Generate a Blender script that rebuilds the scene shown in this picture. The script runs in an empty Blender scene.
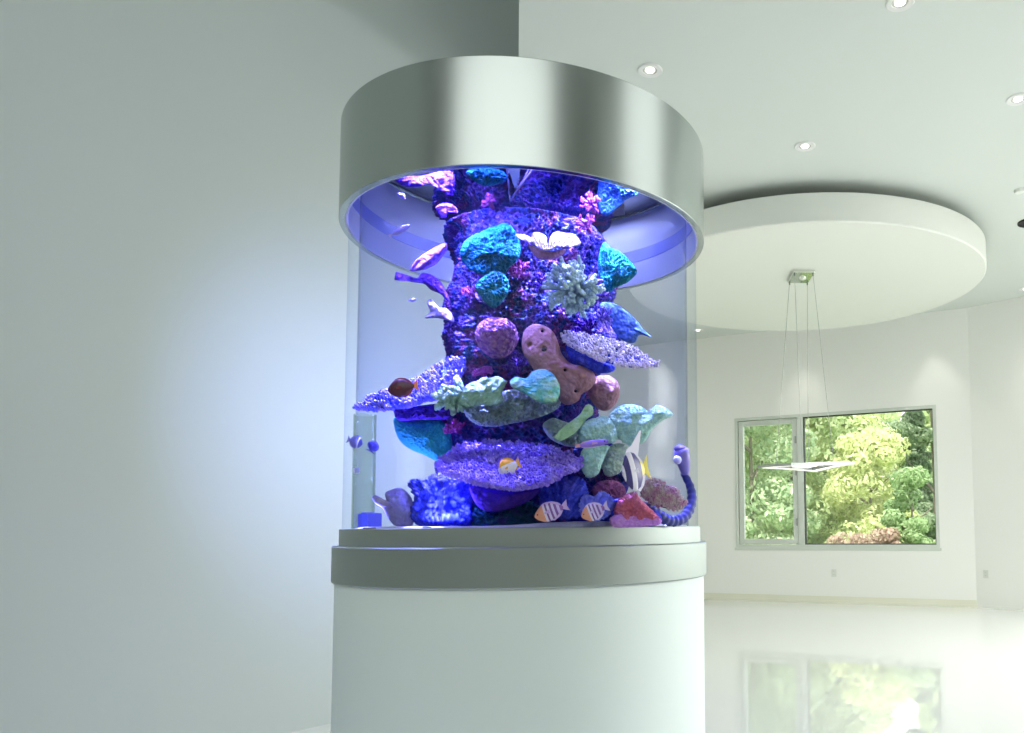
import bpy, bmesh, math, random
from mathutils import Vector, Matrix, noise
random.seed(7)
PI = math.pi
C = bpy.context.scene.collection
H = 1.2312                                     # eye height above the floor
# ---------------------------------------------------------------- camera calibration
F, CX, CY, PT, RL = 793.65, 699.95, 471.81, 0.0699, -0.0091
cr, sr, cp, sp = math.cos(RL), math.sin(RL), math.cos(PT), math.sin(PT)
def ray(x, y):
    u, v = x - CX, CY - y
    a, b = u*cr - v*sr, u*sr + v*cr
    return Vector((a, F*cp - b*sp, F*sp + b*cp))
def at(x, y, Y):                               # point seen at pixel x,y that lies Y metres ahead
    r = ray(x, y); return r*(Y/r.y) + Vector((0, 0, H))
def atz(x, y, z):                              # ... that lies at height z
    r = ray(x, y); return r*((z - H)/r.z) + Vector((0, 0, H))
cam_data = bpy.data.cameras.new('camera'); cam = bpy.data.objects.new('camera', cam_data); C.objects.link(cam)
R0, U0, F0 = Vector((1, 0, 0)), Vector((0, -sp, cp)), Vector((0, cp, sp))
Rv, Uv = R0*cr + U0*sr, U0*cr - R0*sr
M = Matrix((Rv, Uv, -F0)).transposed().to_4x4(); M.translation = (0, 0, H)
cam.matrix_world = M
cam_data.sensor_width = 36; cam_data.lens = F*36/1024
cam_data.shift_x = (512 - CX)/1024; cam_data.shift_y = (CY - 366.5)/1024
cam_data.clip_start = .05; cam_data.clip_end = 500
sc = bpy.context.scene; sc.camera = cam
sc.view_settings.view_transform = 'Standard'; sc.view_settings.look = 'None'
sc.view_settings.gamma = 1; sc.view_settings.use_curve_mapping = False
sc.view_settings.exposure = 0.0
sc.cycles.transparent_max_bounces = 32; sc.cycles.max_bounces = 8; sc.cycles.diffuse_bounces = 5
sc.cycles.sample_clamp_indirect = 6; sc.cycles.caustics_refractive = False; sc.cycles.caustics_reflective = False

# ---------------------------------------------------------------- materials
def s2l(c): return tuple(((v/12.92) if v <= .04045 else ((v+.055)/1.055)**2.4) for v in c)
def new_mat(name):
    m = bpy.data.materials.new(name); m.use_nodes = True; nt = m.node_tree
    return m, nt, nt.nodes['Principled BSDF']
def N(nt, t, **kw):
    n = nt.nodes.new(t)
    for k, v in kw.items():
        if k in n.inputs: n.inputs[k].default_value = v
        else: setattr(n, k, v)
    return n
def L(nt, a, b): nt.links.new(a, b)
def plain(name, col, rough=.5, metal=0, spec=.5, bump=0, bscale=60, var=0, vscale=4, coat=0):
    m, nt, b = new_mat(name)
    b.inputs['Base Color'].default_value = (*col, 1); b.inputs['Roughness'].default_value = rough
    b.inputs['Metallic'].default_value = metal; b.inputs['Specular IOR Level'].default_value = spec
    b.inputs['Coat Weight'].default_value = coat
    tc = N(nt, 'ShaderNodeTexCoord')
    if bump:
        n = N(nt, 'ShaderNodeTexNoise', Scale=bscale, Detail=3); L(nt, tc.outputs['Object'], n.inputs['Vector'])
        bp = N(nt, 'ShaderNodeBump', Strength=bump, Distance=.01); L(nt, n.outputs['Fac'], bp.inputs['Height']); L(nt, bp.outputs[0], b.inputs['Normal'])
    if var:
        n = N(nt, 'ShaderNodeTexNoise', Scale=vscale, Detail=4); L(nt, tc.outputs['Object'], n.inputs['Vector'])
        r = N(nt, 'ShaderNodeValToRGB'); L(nt, n.outputs['Fac'], r.inputs['Fac'])
        r.color_ramp.elements[0].position = .3; r.color_ramp.elements[1].position = .7
        r.color_ramp.elements[0].color = (*[c*(1-var) for c in col], 1); r.color_ramp.elements[1].color = (*[min(1, c*(1+var)) for c in col], 1)
        L(nt, r.outputs[0], b.inputs['Base Color'])
    return m
def coral_mat(name, cols, scale=7, vscale=70, edge=None, bump=.6, kind='F1', rough=.75, vmix=.55, bdist=.006):
    """patches of the colours in cols (noise), broken by a fine cell pattern towards `edge`"""
    m, nt, b = new_mat(name); b.inputs['Roughness'].default_value = rough; b.inputs['Specular IOR Level'].default_value = .03
    tc = N(nt, 'ShaderNodeTexCoord')
    n = N(nt, 'ShaderNodeTexNoise', Scale=scale, Detail=4, Roughness=.6); L(nt, tc.outputs['Object'], n.inputs['Vector'])
    r = N(nt, 'ShaderNodeValToRGB'); L(nt, n.outputs['Fac'], r.inputs['Fac']); el = r.color_ramp.elements
    k = len(cols); pos = [.32 + .36*i/max(1, k-1) for i in range(k)]
    el[0].position = pos[0]; el[0].color = (*cols[0], 1); el[1].position = pos[-1]; el[1].color = (*cols[-1], 1)
    for i in range(1, k-1):
        e = el.new(pos[i]); e.color = (*cols[i], 1)
    v = N(nt, 'ShaderNodeTexVoronoi', Scale=vscale); v.feature = 'DISTANCE_TO_EDGE' if kind == 'edge' else 'F1'
    dn = N(nt, 'ShaderNodeTexNoise', Scale=vscale*.5, Detail=2); L(nt, tc.outputs['Object'], dn.inputs['Vector'])
    mx = N(nt, 'ShaderNodeMix', data_type='VECTOR'); mx.inputs[0].default_value = .03
    L(nt, tc.outputs['Object'], mx.inputs[4]); L(nt, dn.outputs['Color'], mx.inputs[5]); L(nt, mx.outputs[1], v.inputs['Vector'])
    vr = N(nt, 'ShaderNodeMapRange'); L(nt, v.outputs['Distance'], vr.inputs['Value'])
    vr.inputs['From Min'].default_value = .0; vr.inputs['From Max'].default_value = .28 if kind == 'edge' else .75
    bp = N(nt, 'ShaderNodeBump', Strength=bump, Distance=bdist); bp.invert = True
    L(nt, vr.outputs[0], bp.inputs['Height']); L(nt, bp.outputs[0], b.inputs['Normal'])
    if edge:
        mc = N(nt, 'ShaderNodeMix', data_type='RGBA'); mm = N(nt, 'ShaderNodeMath', operation='MULTIPLY'); mm.inputs[1].default_value = vmix
        L(nt, vr.outputs[0], mm.inputs[0]); L(nt, mm.outputs[0], mc.inputs[0]); L(nt, r.outputs[0], mc.inputs[6]); mc.inputs[7].default_value = (*edge, 1)
        L(nt, mc.outputs[2], b.inputs['Base Color'])
    else: L(nt, r.outputs[0], b.inputs['Base Color'])
    return m
def clear_mat(name, tint_c, tint_e, ior=1.45, rough=0, refl=1.0):
    m = bpy.data.materials.new(name); m.use_nodes = True; nt = m.node_tree; nt.nodes.clear()
    out = N(nt, 'ShaderNodeOutputMaterial'); mix = N(nt, 'ShaderNodeMixShader')
    tr = N(nt, 'ShaderNodeBsdfTransparent'); gl = N(nt, 'ShaderNodeBsdfGlossy', Roughness=rough)
    lw = N(nt, 'ShaderNodeLayerWeight', Blend=.5); ge = N(nt, 'ShaderNodeNewGeometry')
    io = N(nt, 'ShaderNodeMapRange'); L(nt, ge.outputs['Backfacing'], io.inputs['Value']); io.inputs['To Min'].default_value = ior; io.inputs['To Max'].default_value = 1/ior
    fr = N(nt, 'ShaderNodeFresnel'); L(nt, io.outputs[0], fr.inputs['IOR'])
    mu = N(nt, 'ShaderNodeMath', operation='MULTIPLY'); L(nt, fr.outputs[0], mu.inputs[0]); mu.inputs[1].default_value = refl
    pw = N(nt, 'ShaderNodeMath', operation='POWER'); L(nt, lw.outputs['Facing'], pw.inputs[0]); pw.inputs[1].default_value = 2.0
    tm = N(nt, 'ShaderNodeMix', data_type='RGBA'); L(nt, pw.outputs[0], tm.inputs[0]); tm.inputs[6].default_value = (*tint_c, 1); tm.inputs[7].default_value = (*tint_e, 1)
    L(nt, tm.outputs[2], tr.inputs['Color']); L(nt, mu.outputs[0], mix.inputs[0]); L(nt, tr.outputs[0], mix.inputs[1]); L(nt, gl.outputs[0], mix.inputs[2]); L(nt, mix.outputs[0], out.inputs['Surface'])
    return m
def emit(name, col, s):
    m, nt, b = new_mat(name); b.inputs['Base Color'].default_value = (*col, 1)
    b.inputs['Emission Color'].default_value = (*col, 1); b.inputs['Emission Strength'].default_value = s; return m
def brushed(name, col, rough, aniso=.6):
    m, nt, b = new_mat(name); b.inputs['Base Color'].default_value = (*col, 1); b.inputs['Metallic'].default_value = 1
    b.inputs['Anisotropic'].default_value = aniso
    tg = N(nt, 'ShaderNodeTangent'); tg.direction_type = 'RADIAL'; tg.axis = 'Z'; L(nt, tg.outputs[0], b.inputs['Tangent'])
    tc = N(nt, 'ShaderNodeTexCoord'); mp = N(nt, 'ShaderNodeMapping'); mp.inputs['Scale'].default_value = (1.2, 1.2, 60)
    n = N(nt, 'ShaderNodeTexNoise', Scale=6, Detail=4); L(nt, tc.outputs['Object'], mp.inputs[0]); L(nt, mp.outputs[0], n.inputs['Vector'])
    r = N(nt, 'ShaderNodeMapRange'); r.inputs['To Min'].default_value = rough-.015; r.inputs['To Max'].default_value = rough+.02
    L(nt, n.outputs['Fac'], r.inputs[0]); L(nt, r.outputs[0], b.inputs['Roughness']); return m

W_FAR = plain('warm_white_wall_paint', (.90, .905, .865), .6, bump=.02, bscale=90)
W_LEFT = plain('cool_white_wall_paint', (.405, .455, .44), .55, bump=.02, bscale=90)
CEIL = plain('ceiling_paint', (.68, .72, .68), .7)
DISC = plain('canopy_paint', (.80, .815, .755), .7)
FLOOR = plain('white_epoxy_floor', (.85, .86, 0.84), .015, spec=.75, bump=.005, bscale=1.5, coat=.0)
FRAME = plain('window_frame_paint', (.64, .68, .62), .4)
DARKSEAL = plain('dark_gasket', (.05, .06, .05), .6)
STEEL = brushed('brushed_steel', (.44, .48, .46), .23)
STEEL2 = brushed('brushed_steel_band', (.44, .49, .46), .5)
DRUM = plain('white_drum_paint', (.80, .89, .85), .6, bump=.03, bscale=8)
LINING = plain('hood_lining', (.80, .82, .97), .6)
BLUETRIM = plain('blue_trim', (.30, .34, .9), .4)
GLASS = clear_mat('acrylic', (.97, .98, 1), (.86, .89, .95), 1.45, refl=.1)
WATER = clear_mat('clear_water', (.875, .885, .985), (.865, .88, .98), 1.06)
PANE = clear_mat('window_glass', (.97, .99, .96), (.9, .95, .9), 1.45)
SAND = plain('white_sand', (.9, .88, .95), .9, bump=.6, bscale=150)

# ---------------------------------------------------------------- mesh helpers
def mesh_obj(name, verts, faces, mats, parent=None, smooth=True, mi=None):
    me = bpy.data.meshes.new(name); me.from_pydata([tuple(v) for v in verts], [], faces)
    for m in (mats if isinstance(mats, (list, tuple)) else [mats]): me.materials.append(m)
    if smooth: me.polygons.foreach_set('use_smooth', [True]*len(me.polygons))
    if mi: me.polygons.foreach_set('material_index', mi)
    me.update(); o = bpy.data.objects.new(name, me); C.objects.link(o)
    if parent: o.parent = parent; o.matrix_parent_inverse = parent.matrix_world.inverted() if False else Matrix.Translation(-parent.location)
    return o
class MB:
    def __init__(s): s.v = []; s.f = []; s.m = []
    def add(s, v, f, mi=0):
        o = len(s.v); s.v += [Vector(p) for p in v]; s.f += [tuple(i+o for i in q) for q in f]; s.m += [mi]*len(f)
    def box(s, a, b, T=None, mi=0):
        v = [Vector((x, y, z)) for z in (a[2], b[2]) for y in (a[1], b[1]) for x in (a[0], b[0])]
        if T: v = [T(p) for p in v]
        s.add(v, [(0,2,3,1),(4,5,7,6),(0,1,5,4),(2,6,7,3),(0,4,6,2),(1,3,7,5)], mi)
    def lathe(s, prof, c=(0, 0, 0), n=128, closed=False, mi=0):
        k = len(prof); v = []
        for j in range(n):
            t = 2*PI*j/n
            for r, z in prof: v.append((c[0]+r*math.cos(t), c[1]+r*math.sin(t), c[2]+z))
        f = []
        for j in range(n):
            j2 = (j+1) % n
            for i in range(k if closed else k-1):
                i2 = (i+1) % k; f.append((j*k+i, j2*k+i, j2*k+i2, j*k+i2))
        s.add(v, f, mi)
    def tube(s, pts, rad, n=8, cap=True, mi=0):
        pts = [Vector(p) for p in pts]; rs = rad if isinstance(rad, (list, tuple)) else [rad]*len(pts)
        v = []; up = None
        for i, p in enumerate(pts):
            d = (pts[min(i+1, len(pts)-1)] - pts[max(i-1, 0)]).normalized()
            if up is None: up = d.orthogonal().normalized()
            up = (up - d*up.dot(d)).normalized(); w = d.cross(up)
            for j in range(n):
                t = 2*PI*j/n; v.append(p + (up*math.cos(t) + w*math.sin(t))*rs[i])
        f = [(i*n+j, i*n+(j+1) % n, (i+1)*n+(j+1) % n, (i+1)*n+j) for i in range(len(pts)-1) for j in range(n)]
        if cap: f.append(tuple(reversed(range(n)))); f.append(tuple((len(pts)-1)*n+j for j in range(n)))
        s.add(v, f, mi)
    def ball(s, c, r, nu=16, nv=10, mi=0, fn=None):
        c = Vector(c); rr = r if isinstance(r, (list, tuple)) else (r, r, r); v = []
        for i in range(nv+1):
            a = PI*i/nv
            for j in range(nu):
                t = 2*PI*j/nu; d = Vector((math.sin(a)*math.cos(t), math.sin(a)*math.sin(t), math.cos(a)))
                k = fn(d) if fn else 1
                v.append(c + Vector((d.x*rr[0], d.y*rr[1], d.z*rr[2]))*k)
        f = [(i*nu+j, (i+1)*nu+j, (i+1)*nu+(j+1) % nu, i*nu+(j+1) % nu) for i in range(nv) for j in range(nu)]
        s.add(v, f, mi)
    def obj(s, name, mats, parent=None, smooth=False):
        return mesh_obj(name, s.v, s.f, mats, parent, smooth, s.m)
def bevel(o, w=.004, seg=2):
    b = o.modifiers.new('bevel', 'BEVEL'); b.width = w; b.segments = seg; b.limit_method = 'ANGLE'; return o
def autosmooth(o, ang=.6):
    me = o.data; me.polygons.foreach_set('use_smooth', [True]*len(me.polygons))
    try: me.set_sharp_from_angle(angle=ang)
    except Exception: pass
    return o
def thing(name, label, cat, loc=(0, 0, 0), group=None):
    o = bpy.data.objects.new(name, None); C.objects.link(o); o.location = loc; o.empty_display_size = .1
    o['label'] = label; o['category'] = cat
    if group: o['group'] = group
    return o
def tag(o, label, cat, group=None, kind=None):
    o['label'] = label; o['category'] = cat
    if group: o['group'] = group
    if kind: o['kind'] = kind
    return o
def struct(o, label=None):
    o['kind'] = 'structure'
    if label: o['label'] = label
    return o

# ---------------------------------------------------------------- the room
ZC = 3.3209 + H; ZH = 8.5
def prism(mb, poly, z0, z1, mi=0):
    n = len(poly); v = [(x, y, z0) for x, y in poly] + [(x, y, z1) for x, y in poly]
    mb.add(v, [tuple(reversed(range(n))), tuple(range(n, 2*n))] + [(i, (i+1) % n, n+(i+1) % n, n+i) for i in range(n)], mi)
def wall_seg(name, p, q, z0, z1, mat, holes=(), thick=.25, label=None):
    """wall from p to q (room on its right-hand side), holes = (s0, s1, z0, z1) along it"""
    p, q = Vector((*p, 0)), Vector((*q, 0)); d = (q-p); Ln = d.length; d.normalize(); nrm = Vector((-d.y, d.x, 0))
    T = lambda a: p + d*a.x + nrm*a.y + Vector((0, 0, a.z))
    mb = MB(); ss = 0
    for s0, s1, h0, h1 in sorted(holes):
        mb.box((ss, 0, z0), (s0, thick, z1), T); mb.box((s0, 0, z0), (s1, thick, h0), T); mb.box((s0, 0, h1), (s1, thick, z1), T); ss = s1
    mb.box((ss, 0, z0), (Ln, thick, z1), T)
    return struct(mb.obj(name, mat), label), T
fy = lambda x: 13.8159 - .4488*x
KX = 4.12; K = (KX, fy(KX)); KE = (8.0, K[1] - (8-KX)*.94)
WC = (-1.529, 6.567)                                 # free corner of the tall left wall
LW0 = (-2.44 + .6163*(-5.5-5.08), -5.5)
RET = (-4.65, fy(-4.65))
fl = MB(); prism(fl, [(-10, -5.8), (8.3, -5.8), (8.3, 8.2), (KX+.2, K[1]+.3), (-5, fy(-5)+.3), (-5.2, 12)], -.2, 0)
struct(fl.obj('floor', FLOOR), 'glossy white poured floor')
BY = 4.6; BX = WC[0]*BY/WC[1]          # where the lower ceiling begins
ce = MB(); prism(ce, [(BX, BY), (8.2, BY), (8.2, KE[1]+.1), (KX+.1, K[1]+.15), (-4.6, fy(-4.6)+.15), (RET[0], RET[1]), WC], ZC, ZC+.2)
struct(ce.obj('ceiling', CEIL), 'flat pale ceiling with recessed lights')
ce = MB(); prism(ce, [(-9.3, -5.8), (8.3, -5.8), (8.3, BY+.1), (2.0, BY+.1), (2.0, 6.8), (-1.9, 6.8)], ZH, ZH+.2)
struct(ce.obj('ceiling_hall', CEIL), 'higher ceiling over the aquarium hall')
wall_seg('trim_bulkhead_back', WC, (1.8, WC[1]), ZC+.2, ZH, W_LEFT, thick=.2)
wall_seg('trim_bulkhead_side', (1.8, WC[1]), (1.8, BY), ZC+.2, ZH, CEIL, thick=.2)
wall_seg('trim_bulkhead_front', (1.8, BY), (8.0, BY), ZC+.2, ZH, CEIL, thick=.2)
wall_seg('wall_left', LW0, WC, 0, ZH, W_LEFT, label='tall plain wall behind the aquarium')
wall_seg('wall_return', WC, RET, 0, ZH, W_FAR, thick=.25)
# far wall with its window
def on_far(x, y):
    r = ray(x, y); t = 13.8159/(r.y + .4488*r.x); return r*t
wl, wr = on_far(735.4, 480), on_far(938, 480); WZ0, WZ1 = -.3473 + H, 1.8591 + H
P0 = Vector((RET[0], RET[1], 0)); DW = (Vector((*K, 0)) - P0).normalized(); NW = Vector((-DW.y, DW.x, 0))
sl, srr = (Vector((wl.x, wl.y, 0)) - P0).dot(DW), (Vector((wr.x, wr.y, 0)) - P0).dot(DW)
wf, TW = wall_seg('wall_back', RET, K, 0, ZC+.2, W_FAR, [(sl, srr, WZ0, WZ1)], label='pale far wall around the window')
wall_seg('wall_back_angled', K, KE, 0, ZC+.2, W_FAR)
wall_seg('wall_right', KE, (8.0, -5.5), 0, ZC+.2, W_FAR, [(.6, 5.4, 1.7, 3.7)])
wall_seg('wall_right_upper', (8.0, BY+.2), (8.0, -5.5), ZC+.2, ZH, W_FAR, [(.7, 5.3, 5.1, 8.1)])  # opening added for the unseen upper fill light
g = MB(); g.box((8.06, -.6, 5.0), (8.1, 4.2, 8.2)); struct(g.obj('added_fill_window', plain('sky_blocker_cloth_upper', (.5, .5, .5), .9)), 'added unseen upper window with blocked sky for a fill light')  # added out of view; its sheet keeps the sky from shining in
RW = (-.0, 13.2, .3, 4.0)
# rear wall with wide glazing (behind the camera), coloured dark to dim reflections in the hood
wall_seg('wall_rear', (8.0, -5.5), LW0, 0, ZH, plain('rear_wall_dark_for_hood', (.2, .21, .2), .6), [(4.8, 13.6, 3.2, 8.2)])
def win_frame():
    fr = MB(); d0, d1 = .02, .14
    a, b, c, d = sl, srr, WZ0, WZ1; w = .05
    for q in (((a, -.012, c), (a+w, d1, d)), ((b-w, -.012, c), (b, d1, d)), ((a+w, -.012, c), (b-w, d1, c+w)), ((a+w, -.012, d-w), (b-w, d1, d))): fr.box(*q, TW)
    f = fr.obj('window_1', FRAME); struct(f, 'wide two-pane window onto trees')
    m = sl + (srr-sl)*(800.5-735.4)/(938-735.4)*1.0
    # image-linear split is near enough to metric here; correct with the true hit
    hm = on_far(800.5, 480); m = (Vector((hm.x, hm.y, 0)) - P0).dot(DW)
    mm = MB(); mm.box((m-.05, .0, c+w), (m+.05, .12, d-w), TW); bevel(mm.obj('mullion', FRAME, f))
    s = MB(); a2, b2 = a+w+.01, m-.055; sw = .085
    for q in (((a2, .015, c+w+.01), (a2+sw, .09, d-w-.01)), ((b2-sw, .015, c+w+.01), (b2, .09, d-w-.01)), ((a2+sw, .015, c+w+.01), (b2-sw, .09, c+w+.01+sw)), ((a2+sw, .015, d-w-.01-sw), (b2-sw, .09, d-w-.01))): s.box(*q, TW)
    sash = s.obj('casement_sash', FRAME, f); bevel(sash, .008)
    p = MB(); p.box((a2+sw, .045, c+w+.01+sw), (b2-sw, .051, d-w-.01-sw), TW); p.obj('pane', PANE, sash)
    p = MB(); p.box((m+.065, .06, c+w+.015), (b-w-.015, .066, d-w-.015), TW); p.obj('pane', PANE, f)
    g = MB()
    for q in (((m+.05, .03, c+w), (m+.065, .1, d-w)), ((b-w-.015, .05, c+w), (b-w, .1, d-w)), ((m+.065, .05, c+w), (b-w-.015, .1, c+w+.015)), ((m+.065, .03, d-w-.015), (b-w-.015, .1, d-w))): g.box(*q, TW)
    g.obj('glazing_gasket', DARKSEAL, f)
    for zz in (WZ0+.42, WZ0+1.25, WZ1-.42):
        h = MB(); h.box((b2-.035, -.005, zz-.06), (b2-.01, .02, zz+.06), TW); bevel(h.obj('hinge', plain('hinge_metal', (.35, .37, .34), .4, .8), sash), .004)
    t = MB(); t.box((a-.02, -.02, c-.045), (b+.02, .03, c), TW); bevel(t.obj('window_sill', FRAME, f))
win_frame()
bb = MB(); bb.box((.0, -.012, 0), ((Vector((*K, 0))-P0).length, 0, .11), TW); struct(bb.obj('baseboard_back', plain('baseboard_paint', (.80, .80, .67), .5)))
# rear glazing bars
g = MB()
for i in range(6):
    x = 3.15 - 8.7*i/5; g.box((x-.05, -5.62, 3.2), (x+.05, -5.5, 8.2))
g.box((-5.6, -5.62, 3.2), (3.2, -5.5, 3.3)); g.box((-5.6, -5.62, 8.1), (3.2, -5.5, 8.2))
w2 = g.obj('window_2', FRAME); struct(w2, 'tall glazing behind the camera')
g = MB(); g.box((-5.7, -5.70, 3.1), (3.3, -5.66, 8.3)); g.obj('sky_blocker', plain('sky_blocker_cloth', (.5, .5, .5), .9), w2)  # unseen sheet added to keep sky light out of the rear opening

# wall sockets
SOCK = plain('socket_plastic', (.74, .76, .71), .4); HOLE = plain('socket_slots', (.3, .3, .28), .6)
def socket(px, py, lab):
    h = on_far(px, py) if px < 972 else None
    if h is None:
        r = ray(px, py); # angled wall  y = K1 - .94 (x-KX)
        t = (K[1] + .94*KX)/(r.y + .94*r.x); h = r*t; d = Vector((1, -.94, 0)).normalized()
    else: d = DW
    nn = Vector((d.y, -d.x, 0)); h = h + Vector((0, 0, H)); T = lambda a: h + d*a.x + nn*a.y + Vector((0, 0, a.z))
    t = thing('wall_socket', lab, 'socket', h, 'power outlets low on the far wall')
    m = MB(); m.box((-.04, 0, -.06), (.04, .008, .06), T); bevel(m.obj('cover_plate', SOCK, t), .003)
    for dz in (-.025, .025):
        m = MB(); m.box((-.016, .008, dz-.014), (.016, .011, dz+.014), T); rc = m.obj('receptacle', SOCK, t)
        m = MB(); m.box((-.008, .011, dz-.005), (-.005, .0115, dz+.006), T); m.box((.005, .011, dz-.005), (.008, .0115, dz+.006), T); m.obj('slot', HOLE, rc)
socket(834, 573, 'white power outlet on the wall below the window')
socket(986, 574, 'white power outlet on the angled wall to the right of the window')

# ---------------------------------------------------------------- suspended ceiling canopy
DC = (1.2725, 9.5136); DR = 2.1174
cn = thing('ceiling_canopy', 'big round floating plaster canopy hung under the ceiling, pendant in its centre', 'ceiling canopy', (*DC, 2.9+H))
m = MB(); m.lathe([(0, 0), (DR-.012, 0), (DR, .012), (DR, .29), (0, .29)], (*DC, 2.9+H), 160); o = m.obj('disc', DISC, cn); autosmooth(o, .5)
m = MB(); m.lathe([(DR-.35, .29), (DR-.35, ZC-2.9-H), (DR-.45, ZC-2.9-H), (DR-.45, .29)], (*DC, 2.9+H), 96); autosmooth(m.obj('hanger_ring', plain('hanger_dark', (.2, .2, .18), .8), cn))

# pendant
CHROME = plain('polished_chrome', (.80, .82, .76), .12, 1); CABLE = plain('steel_cable', (.45, .47, .43), .35, .7)
PLATE = plain('pendant_frame_metal', (.40, .42, .40), .35, .3); LED = emit('pendant_diffuser', (1, .97, .88), .75)
pc = atz(801, 275, 2.9+H)
ang = math.radians(3)
def R2(x, y): return Vector((x*math.cos(ang)-y*math.sin(ang), x*math.sin(ang)+y*math.cos(ang), 0))
pd = thing('pendant_light', 'flat square LED pendant hung on four thin cables from a chrome ceiling plate', 'pendant lamp', pc)
m = MB(); T = lambda a: pc + R2(a.x, a.y) + Vector((0, 0, a.z))
m.box((-.125, -.2, -.035), (.125, .2, 0), T); plate = bevel(m.obj('ceiling_plate', CHROME, pd), .008)
m = MB(); m.ball(T(Vector((.02, .0, -.035))), (.045, .045, .03)); m.obj('canopy_cap', CHROME, plate, True)
pz = at(803, 467.5, pc.y).z
hw = .40
def corner(i, j, w): return Vector((i*w, j*w, 0))
fr = MB(); lf = MB(); inner = MB()
def zw(x, y): return .018*math.cos(2.4*(x+y)) - .0*y          # gently waved square
def ring(mb, w0, w1, za, zb, n=24):
    """square ring between half-widths w0 < w1, from za to zb around the waved mid height"""
    path = []
    for k in range(4*n):
        s, t = divmod(k, n); t = t/n*2-1
        path.append([(t, -1), (1, t), (-t, 1), (-1, -t)][s])
    v = []
    for (a, b) in path:
        for w, z in ((w0, za), (w1, za), (w1, zb), (w0, zb)):
            x, y = a*w, b*w; q = R2(x, y); v.append(Vector((pc.x+q.x, pc.y+q.y, pz+zw(x/hw*.5, y/hw*.5)+z)))
    L_ = len(path); f = []
    for k in range(L_):
        k2 = (k+1) % L_
        for i in range(4): f.append((k*4+i, k2*4+i, k2*4+(i+1) % 4, k*4+(i+1) % 4))
    mb.add(v, f)
def square_sheet(): pass
ang = math.radians(23)
ring(fr, hw-.13, hw, -.004, .026); ring(fr, .05, .12, 0, .026)
ring(lf, hw-.11, hw-.045, -.009, -.003); ring(lf, .065, .105, -.009, .001)
for i, j in ((1, 0), (-1, 0), (0, 1), (0, -1)):
    a = R2(i*.11, j*.11); b = R2(i*(hw-.15), j*(hw-.15)); fr.tube([(pc.x+a.x, pc.y+a.y, pz+.025), (pc.x+b.x, pc.y+b.y, pz+.025)], .013, 6)
f1 = fr.obj('lamp_frame', PLATE, pd); lf.obj('diffuser', LED, pd)
for i, j, bx_, by_ in ((-1, 1, -.30, .12), (-1, -1, -.06, -.28), (1, 1, .08, .28), (1, -1, .30, -.12)):
    ang = math.radians(3); a = R2(i*.105, j*.17); b = Vector((bx_*1.05, by_*1.05, 0))
    cb = MB(); cb.tube([(pc.x+a.x, pc.y+a.y, pc.z-.03), (pc.x+b.x, pc.y+b.y, pz+.02)], .0035, 6); co = cb.obj('cable', CABLE, pd)
    cb = MB(); cb.tube([(pc.x+a.x, pc.y+a.y, pc.z-.065), (pc.x+a.x, pc.y+a.y, pc.z-.03)], .009, 8); cb.obj('cable_gland', plain('gland', (.2, .21, .2), .4, .6), co)

# downlights
WHITE_TRIM = plain('downlight_trim', (.8, .8, .78), .4); BULB = emit('downlight_lens', (1, .97, .92), 6); CAN = plain('downlight_reflector', (.55, .55, .52), .3, .5)
def downlight(loc, label, lit=True, watts=0, grp='recessed ceiling downlights', cone=70):
    t = thing('recessed_downlight', label, 'downlight', loc, grp)
    m = MB(); m.lathe([(.052, .0), (.054, -.008), (.085, -.010), (.092, -.002), (.092, .002), (.054, .002)], loc, 40, True); autosmooth(m.obj('trim_ring', WHITE_TRIM, t))
    m = MB(); m.lathe([(.053, -.004), (.038, -.001), (0.0, -.001)], loc, 32); autosmooth(m.obj('reflector', CAN if lit else HOLE, t))
    if lit:
        m = MB(); m.lathe([(.034, -.003), (.03, -.008), (0.0, -.0085)], loc, 24); autosmooth(m.obj('lens', BULB, t))
    if watts:
        ld = bpy.data.lights.new('downlight_beam', 'SPOT'); ld.energy = watts; ld.color = (1, .95, .85); ld.spot_size = math.radians(cone); ld.spot_blend = .9; ld.shadow_soft_size = .04
        lo = bpy.data.objects.new('downlight_beam', ld); C.objects.link(lo); lo.parent = t; lo.location = (0, 0, -.02)
for x, y, lab in ((650, 70, 'lit recessed downlight just right of the steel hood'), (805, 146, 'lit recessed downlight in front of the round canopy'),
                  (900, 2, 'lit recessed downlight at the top edge of the picture'), (1018, 99, 'lit recessed downlight by the right edge of the picture')):
    downlight(atz(x, y, ZC), lab, True, 5)
downlight(atz(698, 330, ZC), 'recessed downlight close to the far wall, half hidden behind the tank glass', True, 10)
for px, lab in ((805, 'recessed downlight near the far wall above the window'), (935, 'recessed downlight near the far wall above the right end of the window')):
    h = on_far(px, 360); downlight(Vector((h.x-NW.x*.38, h.y-NW.y*.38, ZC)), lab, True, 42, cone=64)
downlight(Vector((4.62, 11.0, ZC)), 'recessed downlight in the corner by the angled wall', True, 34, cone=64)
b = atz(1031, 222, ZC)
t = thing('dark_ceiling_speaker', 'black round recessed opening in the ceiling at the right edge', 'ceiling speaker', b)
m = MB(); m.lathe([(.14, .002), (.14, -.012), (.125, -.014), (.12, -.004), (0, -.004)], b, 40); autosmooth(m.obj('grille', plain('black_grille', (.01, .01, .01), .7), t))
b = atz(1019, 190, ZC)
t = thing('smoke_detector', 'small white round detector on the ceiling above the black opening', 'smoke detector', b)
m = MB(); m.lathe([(.05, .001), (.05, -.012), (.038, -.03), (0, -.033)], b, 32); autosmooth(m.obj('housing', plain('detector_plastic', (.80, .82, .76), .4), t))
m = MB(); m.lathe([(.042, -.014), (.045, -.018), (.041, -.024)], b, 32); autosmooth(m.obj('vent_ring', SOCK, t))

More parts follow.
